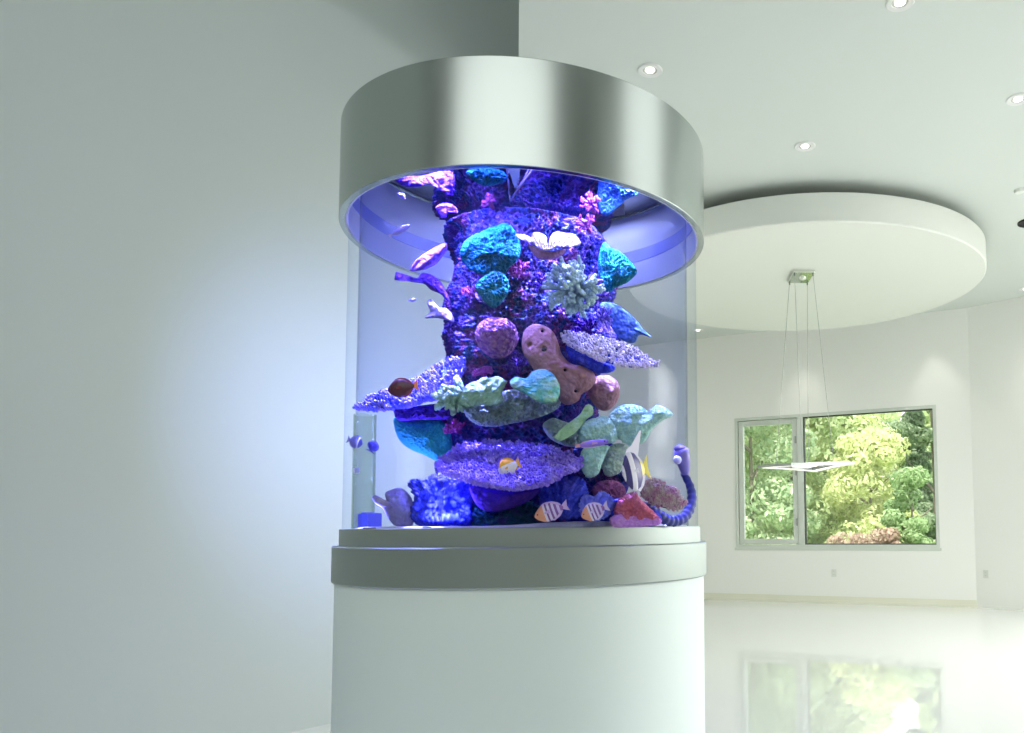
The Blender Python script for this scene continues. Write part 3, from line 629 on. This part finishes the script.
reg(blob('rubble_coral', [(470, 506), (486, 500), (506, 502), (526, 500), (542, 508), (544, 520), (540, 528), (478, 528), (472, 520)], 2.52, .05, coral_mat('dark_blue_rubble', [(.02, .04, .22), (.03, .16, .26), (.10, .10, .4)], 20, 70, (.0, .01, .06), 1.0, 'edge', vmix=.0), amp=.02, s=26, edge=.05, lac=.02, lacs=60, seed=27), 'dark blue knobbly rubble under the big table coral')
# pale teal cups right
reg(blob('plate_coral', [(543, 424), (552, 418), (560, 420), (576, 426), (584, 436), (580, 446), (566, 446), (552, 440), (545, 432)], 2.56, .05, GREY, amp=.012, edge=.03, lac=.012, lacs=70, seed=28), 'grey-green lacy coral left of the pale teal plates')
reg(blob('plate_coral', [(554, 438), (560, 430), (570, 422), (580, 414), (586, 405), (592, 406), (593, 414), (586, 420), (578, 430), (568, 438), (560, 441)], 2.44, .014, PALE, amp=.008, fine=.006, edge=.05, relief=ridges(556, 444, 18, .002), tilt=(0, -.002), seed=29), 'narrow mint-green curled plate coral slanting up to the right')
reg(blob('plate_coral', [(578, 430), (584, 422), (594, 418), (606, 416), (613, 423), (617, 434), (616, 441), (606, 444), (592, 446), (580, 442)], 2.46, .04, PALET, amp=.012, fine=.008, edge=.05, relief=ridges(598, 450, 20, .002), seed=30), 'domed pale teal plate coral above the purple slender fish')
reg(blob('plate_coral', [(608, 418), (616, 408), (626, 404), (640, 406), (650, 412), (656, 405), (666, 408), (673, 415), (662, 421), (652, 430), (644, 442), (632, 446), (620, 440), (612, 430)], 2.50, .03, PALET, amp=.012, fine=.008, edge=.05, relief=ridges(612, 455, 22, .003), tilt=(0, -.001), seed=31), 'wide pale teal plate coral reaching furthest right')
reg(blob('plate_coral', [(584, 448), (596, 445), (609, 446), (606, 454), (602, 464), (598, 474), (588, 478), (582, 470), (580, 458)], 2.44, .03, PALET, amp=.012, fine=.008, edge=.05, seed=32), 'pale green plate coral below the purple slender fish')
reg(blob('plate_coral', [(606, 450), (614, 444), (624, 444), (630, 450), (626, 464), (618, 474), (606, 476), (602, 464)], 2.50, .03, GREY, amp=.008, edge=.02, lac=.006, seed=33), 'dull grey-green coral behind the striped angel-shaped fish')
# red corals
reg(blob('brain_coral', [(592, 490), (598, 482), (612, 480), (622, 484), (626, 492), (618, 498), (606, 500), (596, 498)], 2.50, .035, MAROON, amp=.012, s=16, edge=.03, lac=.012, lacs=60, seed=34), 'dark red knobbly coral above the red leather coral')
reg(blob('leather_coral', [(614, 512), (618, 500), (626, 494), (636, 492), (640, 498), (650, 508), (658, 516), (660, 521), (644, 524), (626, 524), (618, 520)], 2.42, .04, RED, amp=.026, s=26, fine=.007, edge=.09, seed=35), 'red folded coral low on the right')
reg(blob('leather_coral', [(610, 518), (622, 514), (640, 516), (660, 519), (658, 525), (636, 527), (614, 527)], 2.40, .025, coral_mat('pink_violet', [(.55, .25, .75), (.65, .38, .75)], 20, 90, (.35, .12, .6), .6), amp=.01, s=24, edge=.04, seed=36), 'pink-violet frilly coral on the sand in front of the red coral')
o = blob('thicket_coral', [(640, 492), (644, 484), (654, 484), (666, 488), (676, 496), (683, 505), (678, 510), (664, 508), (650, 503)], 2.54, .025, MAROON, mats=[MAROON, coral_mat('maroon_pale_tips', [(.40, .16, .34), (.50, .46, .42)], 40, 60, None, .3)], amp=.008, edge=.04, seed=37, post=tufts(240, .02, .004, seed=12, lean=(.1, -.2, .9)))
reg(o, 'maroon thicket coral with pale green tips near the right side of the glass')
reg(blob('rubble_coral', [(540, 462), (560, 458), (584, 462), (600, 474), (596, 490), (576, 492), (556, 486)], 2.62, .05, COL, amp=.02, s=20, lac=.014, lacs=60, seed=38), 'dark violet reef lump behind the centre table coral')
reg(blob('rubble_coral', [(574, 500), (600, 496), (640, 500), (660, 512), (655, 526), (600, 528), (570, 526)], 2.58, .06, BLUEC, amp=.02, s=14, lac=.014, lacs=50, seed=39), 'deep blue rubble behind the lower right corals')
reg(blob('rubble_coral', [(398, 420), (440, 412), (450, 440), (452, 480), (444, 500), (438, 470), (430, 440)], 2.76, .05, COL, amp=.02, s=14, lac=.014, lacs=50, seed=40, c=(440, 448)), 'lacy violet outcrop on the lower left of the column')
reg(blob('rubble_coral', [(576, 440), (600, 440), (626, 452), (630, 480), (620, 500), (590, 500), (574, 480)], 2.66, .06, COL, amp=.02, s=14, lac=.014, lacs=50, seed=41), 'dark violet lacy outcrop on the lower right of the column')

# ---------------------------------------------------------------- fish
def stripes(name, stops, rough=.4, axis='X', L0=-.5, L1=.5):
    """bands of colour along the fish: stops = [(position 0..1 head to tail, colour)]"""
    m, nt, b = new_mat(name); b.inputs['Roughness'].default_value = rough
    tc = N(nt, 'ShaderNodeTexCoord'); sx = N(nt, 'ShaderNodeSeparateXYZ'); L(nt, tc.outputs['Object'], sx.inputs[0])
    mr = N(nt, 'ShaderNodeMapRange'); L(nt, sx.outputs[axis], mr.inputs['Value']); mr.inputs['From Min'].default_value = L0; mr.inputs['From Max'].default_value = L1
    r = N(nt, 'ShaderNodeValToRGB'); r.color_ramp.interpolation = 'CONSTANT'; L(nt, mr.outputs[0], r.inputs[0]); el = r.color_ramp.elements
    el[0].position = stops[0][0]; el[0].color = (*stops[0][1], 1); el[1].position = stops[1][0]; el[1].color = (*stops[1][1], 1)
    for p, c in stops[2:]: e = el.new(p); e.color = (*c, 1)
    L(nt, r.outputs[0], b.inputs['Base Color']); return m
EYE = plain('fish_eye', (.01, .01, .02), .15)
def fish(name, px, py, Y, length, height, angle, mat, label, fin, tail=None, yaw=0, top=None, bot=None, thick=.3, filament=0, flip=1, tailh=.5):
    """head at +x*flip; profile table gives half heights along the body"""
    loc = at(px, py, Y)
    t = thing(name, label, 'fish', loc, 'reef fish swimming in the aquarium')
    t.rotation_euler = (0, -math.radians(angle), math.radians(yaw)); t.scale = (length, length, length)
    hh = height/length/2
    top = top or [(0, .12), (.08, .45), (.25, .85), (.42, 1), (.65, .85), (.85, .4), (1, .22)]
    bot = bot or top
    v = []; n, k = 26, 18
    for i in range(n+1):
        u = i/n; x = (.5-u)
        a, b = interp(top, u)*hh, interp(bot, u)*hh; w = thick*hh*interp([(0, .25), (.2, .9), (.45, 1), (.8, .45), (1, .12)], u)
        for j in range(k):
            th = 2*PI*j/k; z = math.sin(th); v.append((x, math.cos(th)*w, z*(a if z > 0 else b)))
    f = [(i*k+j, i*k+(j+1) % k, (i+1)*k+(j+1) % k, (i+1)*k+j) for i in range(n) for j in range(k)] + [tuple(range(k)), tuple(reversed([n*k+j for j in range(k)]))]
    def part(nm, vv, ff, mm, par=t, sm=True):
        o = bpy.data.objects.new(nm, bpy.data.meshes.new(nm)); o.data.from_pydata([(x*flip, y, z) for x, y, z in vv], [], ff); o.data.materials.append(mm)
        if sm: o.data.polygons.foreach_set('use_smooth', [True]*len(o.data.polygons))
        C.objects.link(o); o.parent = par; return o
    part('body', v, f, mat)
    def fin_solid(pts, th=.012):
        m_ = len(pts); vv = [(x, -th, z) for x, z in pts]+[(x, th, z) for x, z in pts]
        return vv, [tuple(range(m_)), tuple(reversed(range(m_, 2*m_)))]+[(i, m_+i, m_+(i+1) % m_, (i+1) % m_) for i in range(m_)]
    tb = interp(top, 1)*hh
    part('tail_fin', *fin_solid([(-.47, tb), (-.58, hh*tailh*.9), (-.68, hh*tailh*1.25), (-.63, 0), (-.68, -hh*tailh*1.25), (-.58, -hh*tailh*.9), (-.47, -tb)]), tail or fin, sm=False)
    up = [(.5-u, interp(top, u)*hh*.93) for u in (.22, .4, .55, .7, .85, .93)]; dn = [(.5-u, interp(top, u)*hh*.93+hh*g) for u, g in ((.95, .12), (.85, .34), (.7, .3), (.5, .22), (.34, .16))]
    if filament: dn = [(.5-u, interp(top, u)*hh*.93+g) for u, g in ((.95, .06), (.8, .16))] + [(-.66, hh+filament), (-.58, hh+filament), (.5-.6, hh*1.25), (.5-.35, hh*1.1)]
    part('dorsal_fin', *fin_solid(up+dn), fin, sm=False)
    up = [(.5-u, -interp(bot, u)*hh*.93) for u in (.45, .6, .75, .93)]; dn = [(.5-u, -interp(bot, u)*hh*.93-hh*g) for u, g in ((.95, .12), (.82, .36), (.6, .24))]
    part('anal_fin', *fin_solid(up+dn), fin, sm=False)
    for s in (-1, 1):
        e = MB(); ex = .5-.13; e.ball((ex*flip, s*thick*hh*.62, hh*.12), (.028, .012, .028), 10, 8)
        mesh_obj('eye', e.v, e.f, EYE, None, True).parent = t
        part('pectoral_fin', [(.14, s*thick*hh*.95, .02), (-.04, s*(thick*hh*.95+.05), .07), (-.06, s*(thick*hh*.95+.05), -.05), (.13, s*(thick*hh*.95+.01), -.03)], [(0, 1, 2, 3)], fin, sm=False)
    return t
ORG = (.85, .42, .12); WHT = (.80, .78, .88); BLK = (.03, .02, .06)
DKF = plain('maroon_fin', (.22, .03, .06), .4); ORF = plain('orange_fin', (.75, .22, .10), .4)
fish('tang_fish', 401, 388, 2.38, .080, .058, 10, plain('maroon_fish_skin', (.07, .012, .03), .35), 'dark maroon oval fish hovering over the blue table coral', DKF, ORF, flip=-1, thick=.35)
fish('butterfly_fish', 508, 468, 2.32, .058, .058, 25, stripes('yellow_white', [(0, (.80, .76, .90)), (.68, (.85, .42, .03))], axis='Z'), 'white and golden-yellow butterfly fish in front of the big table coral', plain('gold_fin', (.85, .45, .05), .4), flip=-1, thick=.3)
fish('banner_fish', 634, 471, 2.36, .085, .122, 14, stripes('banner_stripes', [(0, WHT), (.07, (.05, .04, .2)), (.27, WHT), (.48, (.05, .04, .2)), (.80, (.8, .66, .1)), (.96, (.8, .66, .1))]), 'black and white striped banner fish with a long trailing white fin', plain('white_fin', (.80, .78, .92), .4), plain('yellow_tail', (.80, .68, .12), .4), flip=-1, filament=.62, thick=.22, yaw=42)
fish('wrasse_fish', 594, 443.5, 2.30, .085, .020, 8, plain('purple_wrasse', (.26, .16, .72), .3), 'slender purple fish swimming in front of the teal plate corals', plain('violet_fin', (.5, .3, .6), .4), plain('rosy_fin', (.6, .3, .4), .4), thick=.7, top=[(0, .3), (.1, .7), (.3, 1), (.7, .9), (1, .5)])
SM = stripes('orange_face_stripes', [(0, (.66, .30, .20)), (.34, (.66, .60, .82)), (.42, (.16, .06, .30)), (.48, (.62, .55, .85)), (.56, (.2, .08, .36)), (.63, (.6, .52, .85)), (.71, (.2, .08, .4)), (.79, (.55, .45, .85)), (.88, (.25, .1, .45))])
fish('butterfly_fish', 549, 512, 2.33, .088, .055, 20, SM, 'orange-faced striped fish by the sand, the left one of the pair', plain('mauve_fin', (.5, .35, .75), .4), flip=-1, thick=.35)
fish('butterfly_fish', 593, 512, 2.33, .072, .052, 22, SM, 'orange-faced striped fish by the sand, the right one in front of the light blue coral', plain('mauve_fin2', (.6, .5, .85), .4), flip=-1, thick=.35)
fish('damsel_fish', 373.5, 446, 2.62, .034, .040, 60, plain('navy_fish', (.03, .03, .22), .35), 'tiny dark navy fish in the clear water on the left', plain('navy_fin', (.03, .03, .25), .4), thick=.3, tailh=.8)
fish('clown_fish', 356, 442, 2.86, .050, .046, -18, stripes('navy_white_band', [(0, (.18, .18, .5)), (.66, (.85, .85, .95)), (.76, (.06, .06, .3))]), 'blue-grey fish with one white band close to the left glass edge', plain('slate_fin', (.2, .2, .45), .4), flip=1, thick=.45)
fish('cardinal_fish', 401, 230, 2.50, .066, .020, 28, plain('violet_fish', (.34, .30, .75), .35), 'slender violet fish high on the left just beneath the hood', plain('violet_fin2', (.45, .38, .8), .4), thick=.6)
fish('cardinal_fish', 413, 300, 2.60, .024, .014, 5, plain('lavender_fish', (.48, .42, .9), .35), 'tiny lavender fish floating left of the column', plain('lavender_fin', (.5, .45, .9), .4), thick=.5)
fish('cardinal_fish', 402, 196, 2.62, .030, .018, -40, plain('violet_fish2', (.32, .28, .7), .35), 'tiny violet fish under the purple leaf coral beneath the hood', plain('violet_fin3', (.45, .38, .8), .4), thick=.5)

# hose with nozzle on the right
HOSE = plain('navy_hose', (.03, .04, .24), .45); NOZ = plain('violet_nozzle', (.24, .20, .62), .4)
t = thing('water_hose', 'dark navy segmented hose with a violet nozzle curving along the right glass', 'hose', at(683, 470, 2.66))
ctr = [(684, 474), (690, 486), (692, 498), (689, 510), (683, 518), (674, 521), (665, 519), (656, 512), (648, 506), (638, 502)]
pts = []; rads = []
def cat(P, t_):
    n = len(P)-1; i = min(int(t_), n-1); u = t_-i; g = lambda q: Vector((*P[max(0, min(n, q))], 0)); a, b_, c_, d_ = g(i-1), g(i), g(i+1), g(i+2)
    return .5*((2*b_)+(c_-a)*u+(2*a-5*b_+4*c_-d_)*u*u+(3*b_-a-3*c_+d_)*u**3)
for i in range(109):
    q = cat(ctr, 9*i/108); Yd = 2.78 - .26*i/108; pts.append(at(q.x, q.y, Yd))
    tap = interp([(0, .012), (30, .0175), (80, .018), (108, .003)], i); rads.append(tap*(1+.08*math.cos(i*2*PI/6)))
m = MB(); m.tube(pts, rads, 14); m.obj('segmented_pipe', HOSE, t, True)
m = MB(); m.tube([at(686, 477, 2.78), at(685, 470, 2.76), at(683, 460, 2.74), at(681, 450, 2.72), at(680, 447.5, 2.72)], [.008, .018, .026, .026, .012], 18); m.ball(at(680, 448.5, 2.72), (.022, .02, .012)); nz = m.obj('nozzle', NOZ, t, True)
m = MB(); m.ball(at(677.5, 460, 2.69), (.014, .014, .015)); m.obj('outlet', plain('pale_outlet', (.5, .5, .9), .4), nz, True)
t = thing('refraction_box', 'small blue box for a refracted shape in the lower left corner of the tank', 'filter', at(354.5, 524, 3.0))  # solid box in place of a refracted blue shape
a, b_ = at(342.5, 524, 3.0), at(368, 514, 3.0); a = Vector((TC[0]-.57, 0, 0))
m = MB(); x1 = at(368, 520, 3.0).x; x0 = TC[0]-.592
zt_ = at(360, 512.5, 2.97).z
v0 = MB(); v0.box((x0, 2.94, z3+.002), (x1, 3.10, zt_)); bevel(v0.obj('refraction_body', plain('blue_refraction', (.06, .08, .62), .4), t), .003)
for i in range(7):
    xx = x0+.008+(x1-x0-.016)*i/6; s_ = MB(); s_.box((xx-.0022, 2.936, z3+.006), (xx+.0022, 2.94, zt_-.005)); s_.obj('slat', plain('blue_refraction_slat', (.14, .18, .8), .4), t)
# clear tube put where the water bends the window's image, at the left
t = thing('window_image_tube', 'clear tube in place of the refracted window image at the left inside the tank', 'tube', at(360, 520, 3.02))
c_ = at(364, 470, 3.06); m = MB(); m.lathe([(.042, z3+.0), (.042, at(364, 415, 3.06).z), (.038, at(364, 415, 3.06).z), (.038, z3)], (c_.x, c_.y, 0), 32, True)
autosmooth(m.obj('tube_wall', clear_mat('clear_pvc', (.93, .96, .90), (.55, .66, .62), 1.3), t))
m = MB(); zl = at(356, 471, 3.02).z; p_ = at(356, 471, 3.0); m.box((p_.x-.012, p_.y-.0, zl-.010), (p_.x+.012, p_.y+.006, zl+.010)); bevel(m.obj('clip', plain('white_clip', (.85, .8, .85), .4), t), .003)

# tank lights under the hood lid, with added unseen fill lamps
FIX = plain('lamp_housing', (.05, .05, .06), .5)
def area(name, loc, rot, sx, sy, w, col, parent=None, spread=PI):
    ld = bpy.data.lights.new(name, 'AREA'); ld.shape = 'RECTANGLE'; ld.size = sx; ld.size_y = sy; ld.energy = w; ld.color = col; ld.spread = spread
    o = bpy.data.objects.new(name, ld); C.objects.link(o); o.location = loc; o.rotation_euler = rot
    if parent: o.parent = parent; o.matrix_parent_inverse = Matrix.Translation(-Vector(parent.location))
    return o
for k, (a, w, col, sprd, lab) in enumerate(((-62, 3, (.22, .20, 1), 62, 'far left'), (-32, 31, (.33, .32, 1), 50, 'left'), (0, 8, (.28, .22, 1), 150, 'front'), (32, 33, (.38, .38, 1), 62, 'right'), (62, 20, (.44, .46, 1), 62, 'far right'), (-22, 4, (.20, .19, 1), 110, 'low left'), (-8, 7, (.24, .24, 1), 110, 'low middle'), (40, 6.5, (.26, .28, 1), 110, 'low right'), (-40, 3, (.26, .26, 1), 140, 'floor left'), (-14, 2, (.24, .24, 1), 140, 'floor middle'), (42, 6, (.34, .34, 1), 140, 'floor right'))):  # low and floor bars are added, unseen fill for the reef front and base
    low = 'low' in lab; flo = 'floor' in lab; rr = .565 if low else (.578 if flo else .47)
    x, y, z = TC[0] + rr*math.sin(math.radians(a)), TC[1] - rr*math.cos(math.radians(a)), (hb+.085 if low else (z3+.004 if flo else ht-.03))
    t = thing('aquarium_lamp', ('added slim blue LED bar hidden behind the steel rim, %s one' if flo else 'slim blue LED bar under the hood lid, %s one') % lab, 'lamp', (x, y, z), 'LED bars hidden inside the tank')
    m = MB(); hx, hy = (.06, .012) if flo else (.09, .04); m.box((x-hx, y-hy, z-.012), (x+hx, y+hy, z)); bevel(m.obj('housing', FIX, t), .003)
    area('led_emitter', (x, y, z+.003 if flo else z-.016), (Vector((TC[0]-x, TC[1]-y, -.75)).to_track_quat('-Z', 'Y').to_euler() if low else ((PI, 0, 0) if flo else (0, 0, 0))), (.11 if flo else .16), (.016 if flo else (.05 if low else .07)), w, col, t, math.radians(sprd))
t = thing('added_lamp', 'added flat lamp panel behind the reef crown to light the hood lining', 'lamp', (TC[0], TC[1]+.42, ht-.03))  # panel added out of sight to brighten the hood lining
m = MB(); m.box((TC[0]-.32, TC[1]+.30, ht-.034), (TC[0]+.32, TC[1]+.50, ht-.02)); bevel(m.obj('housing', FIX, t), .003)
area('led_emitter', (TC[0], TC[1]+.40, ht-.04), (0, 0, 0), 0.6, .18, 5, (.62, .66, 1), t)
bx, by = -.78, 3.27
t = thing('added_lamp', 'added unseen upright lamp behind the reef column for the wall glow', 'lamp', (bx, by, .3+H))  # added out of sight to throw the tank glow onto the left wall
m = MB(); m.tube([(bx, by, .45+H), (bx, by, 1.04+H)], .012, 10); m.obj('housing', FIX, t, True)
dv = Vector((-1.42, 2.2, -.02)); area('led_emitter', (bx-.016, by+.018, .75+H), dv.to_track_quat('-Z', 'Y').to_euler(), .03, .56, 15, (.44, .54, 1), t, math.radians(72))

# ---------------------------------------------------------------- outside
GRASS = plain('lawn', (.16, .26, .07), .9, bump=.3, bscale=3, var=.3)
m = MB(); m.box((-60, 14.5, -.9), (80, 120, -.6)); struct(m.obj('ground', GRASS), 'lawn outside the window')
def leafmat(name, a, b, c):
    m, nt, bs = new_mat(name); bs.inputs['Roughness'].default_value = .6; bs.inputs['Specular IOR Level'].default_value = .2
    g = N(nt, 'ShaderNodeNewGeometry'); r = N(nt, 'ShaderNodeValToRGB'); L(nt, g.outputs['Random Per Island'], r.inputs[0]); el = r.color_ramp.elements
    el[0].color = (*a, 1); el[1].color = (*c, 1); e = el.new(.5); e.color = (*b, 1); L(nt, r.outputs[0], bs.inputs['Base Color'])
    tr = N(nt, 'ShaderNodeBsdfTranslucent'); L(nt, r.outputs[0], tr.inputs[0]); mx = N(nt, 'ShaderNodeMixShader', Fac=.45)
    out = nt.nodes['Material Output']; L(nt, bs.outputs[0], mx.inputs[1]); L(nt, tr.outputs[0], mx.inputs[2]); L(nt, mx.outputs[0], out.inputs['Surface']); return m
LY = leafmat('yellow_green_leaves', (.62, .68, .34), (.74, .78, .44), (.86, .86, .62))
LG = leafmat('green_leaves', (.34, .48, .30), (.54, .66, .42), (.78, .82, .62))
LM = leafmat('mid_green_leaves', (.42, .54, .28), (.60, .70, .40), (.78, .82, .56))
LD = leafmat('conifer_needles', (.22, .31, .20), (.32, .41, .27), (.46, .55, .38))
LR = leafmat('reddish_leaves', (.44, .30, .26), (.56, .40, .34), (.62, .54, .40))
LB = leafmat('bush_leaves', (.30, .44, .22), (.42, .56, .30), (.56, .68, .42))
BARK = plain('bark', (.24, .21, .17), .9, bump=.5, bscale=12)
def tree(name, px, Y, z0, top, w, mat, label, n=9000, leaf=.13, seed=1, conifer=False, squat=False):
    rnd = random.Random(seed); b = at(px, 527, Y); bx, by = b.x, b.y
    t = thing(name, label, 'bush' if squat else 'tree', (bx, by, -.6), 'trees and bushes outside the window')
    hgt = top-z0; v = []; f = []
    clumps = []
    nc = 60 if not squat else 30
    for _ in range(nc):
        u = rnd.random(); zz = z0 + hgt*u
        env = (1-u)**.8*1.0+.06 if conifer else math.sqrt(max(.02, 1-(2*u-.9)**2/1.25))
        a = rnd.uniform(0, 2*PI); rr = w*env*math.sqrt(rnd.random())*.85
        clumps.append((Vector((bx+rr*math.cos(a), by+rr*math.sin(a), zz)), w*rnd.uniform(.22, .42)*(.7 if conifer else 1)))
    n = int(n*1.6); leaf *= .78
    for _ in range(n):
        c, r = rnd.choice(clumps); d = Vector((rnd.gauss(0, 1), rnd.gauss(0, 1), rnd.gauss(0, 1))).normalized()
        p = c + Vector((d.x, d.y, d.z*(.5 if conifer else .8)))*r*rnd.uniform(.75, 1.05)
        nn = (d + Vector((rnd.uniform(-1, 1), rnd.uniform(-1, 1), rnd.uniform(-1, 1)))*.7).normalized(); s = leaf*rnd.uniform(.6, 1.4)
        e1 = nn.orthogonal().normalized(); e1 = (e1*math.cos(rnd.uniform(0, 6))+nn.cross(e1)*math.sin(rnd.uniform(0, 6))).normalized(); e2 = nn.cross(e1)
        o = len(v); v += [p-e1*s, p-e2*s*.45, p+e1*s, p+e2*s*.45]; f.append((o, o+1, o+2, o+3))
    mesh_obj('foliage', v, f, mat, t, False)
    m = MB(); m.tube([(bx, by, -.62), (bx+.05, by, z0), (bx, by+.1, z0+hgt*.45), (bx-.05, by, z0+hgt*.85)], [.03*w+.03, .027*w+.02, .018*w+.02, .02], 10)
    for k in range(7):
        a = k*2.4; zz = z0+hgt*(.1+.1*k); m.tube([(bx, by, zz), (bx+math.cos(a)*w*.5, by+math.sin(a)*w*.5, zz+hgt*.12)], [.025*w+.01, .01], 6)
    m.obj('trunk', BARK, t, True)
    return t
# px, distance, lowest leaves, top, half width
tree('leafy_tree', 752, 24, -.5, 7.5, 2.2, LG, 'pale green tree seen through the narrow left pane, left half', 15000, .12, 1)
tree('leafy_tree', 790, 27, -.5, 9.5, 2.6, LM, 'light green tree beside the mullion, top out of view', 15000, .13, 2)
tree('leafy_tree', 838, 28, -.3, 6.2, 2.0, LY, 'bright yellow-green tree in the middle of the wide pane', 16000, .12, 3)
tree('leafy_tree', 872, 24, -.4, 4.0, 1.4, LY, 'lower bright yellow tree right of the middle of the wide pane', 11000, .11, 4)
tree('conifer_tree', 915, 34, 0, 6.0, 1.8, LD, 'dark green conifer to the right of the yellow trees', 11000, .14, 5, True)
tree('conifer_tree', 936, 31, 0, 12.5, 2.6, LD, 'tallest dark conifer at the right edge of the window', 15000, .14, 6, True)
tree('leafy_tree', 795, 38, 0, 6.6, 2.6, LM, 'mid green tree standing behind the yellow tree', 13000, .16, 7)
tree('round_bush', 914, 20, -.6, 2.55, .95, LB, 'rounded green bush at the lower right of the window', 9000, .08, 8, squat=True)
tree('round_bush', 850, 19, -.6, 1.05, .9, LR, 'low reddish-brown bush at the bottom of the wide pane', 6000, .07, 9, squat=True)
tree('round_bush', 884, 19.5, -.6, .98, .8, LR, 'low russet bush next to the round green bush', 5000, .07, 10, squat=True)
tree('leafy_tree', 700, 34, 0, 12, 4.5, LG, 'big green tree left of the window, mostly behind the wall', 12000, .2, 11)
tree('leafy_tree', 990, 40, 0, 13, 3.6, LG, 'big green tree right of the window, mostly behind the wall', 12000, .2, 12)
def forest():
    rnd = random.Random(5); v = []; f = []
    for _ in range(60000):
        px = rnd.uniform(600, 1080); Y = rnd.uniform(44, 52)
        gap = 7.4 if 835 < px < 915 else 10.5
        b = at(px, 527, Y); z = -.6 + rnd.random()*(gap+1.5*noise.noise(Vector((px*.08, 0, 0)))+.8)
        p = Vector((b.x, b.y, z)); s = rnd.uniform(.15, .36); nn = Vector((rnd.uniform(-1, 1), -1+rnd.uniform(-.6, .6), rnd.uniform(-.5, 1))).normalized()
        e1 = nn.orthogonal().normalized(); e2 = nn.cross(e1); o = len(v); v += [p-e1*s, p-e2*s*.6, p+e1*s, p+e2*s*.6]; f.append((o, o+1, o+2, o+3))
    o = mesh_obj('treeline_foliage', v, f, LM, None, False); tag(o, 'distant green treeline filling the view behind the nearer trees', 'woods', kind='stuff')
forest()

# ---------------------------------------------------------------- light
w = bpy.data.worlds.new('sky'); sc.world = w; w.use_nodes = True; nt = w.node_tree; bg = nt.nodes['Background']
bg.inputs['Color'].default_value = (.93, .98, 1, 1); bg.inputs['Strength'].default_value = 2.2
sd = bpy.data.lights.new('sun', 'SUN'); sd.energy = 7.5; sd.color = (1, .96, .86); sd.angle = .02
so = bpy.data.objects.new('sun', sd); C.objects.link(so); so.rotation_euler = (math.radians(31), 0, math.radians(-20))
DAY = (.97, 1, .98)
area('daylight_rear_glazing', (-1.2, -5.45, 5.7), (math.radians(90), 0, 0), 8.6, 4.9, 235, DAY)
area('upper_fill_light', (7.95, 1.8, 6.6), (math.radians(90), 0, math.radians(90)), 4.5, 2.9, 66, DAY)  # added fill for the dark upper corner of the left wall
area('far_room_fill_light', (7.95, KE[1]-2.1, 2.7), (math.radians(50), 0, math.radians(90)), 4.0, 1.9, 415, (.99, .995, .975), None, math.radians(122))  # unseen area light, tilted down to brighten the far room and its floor
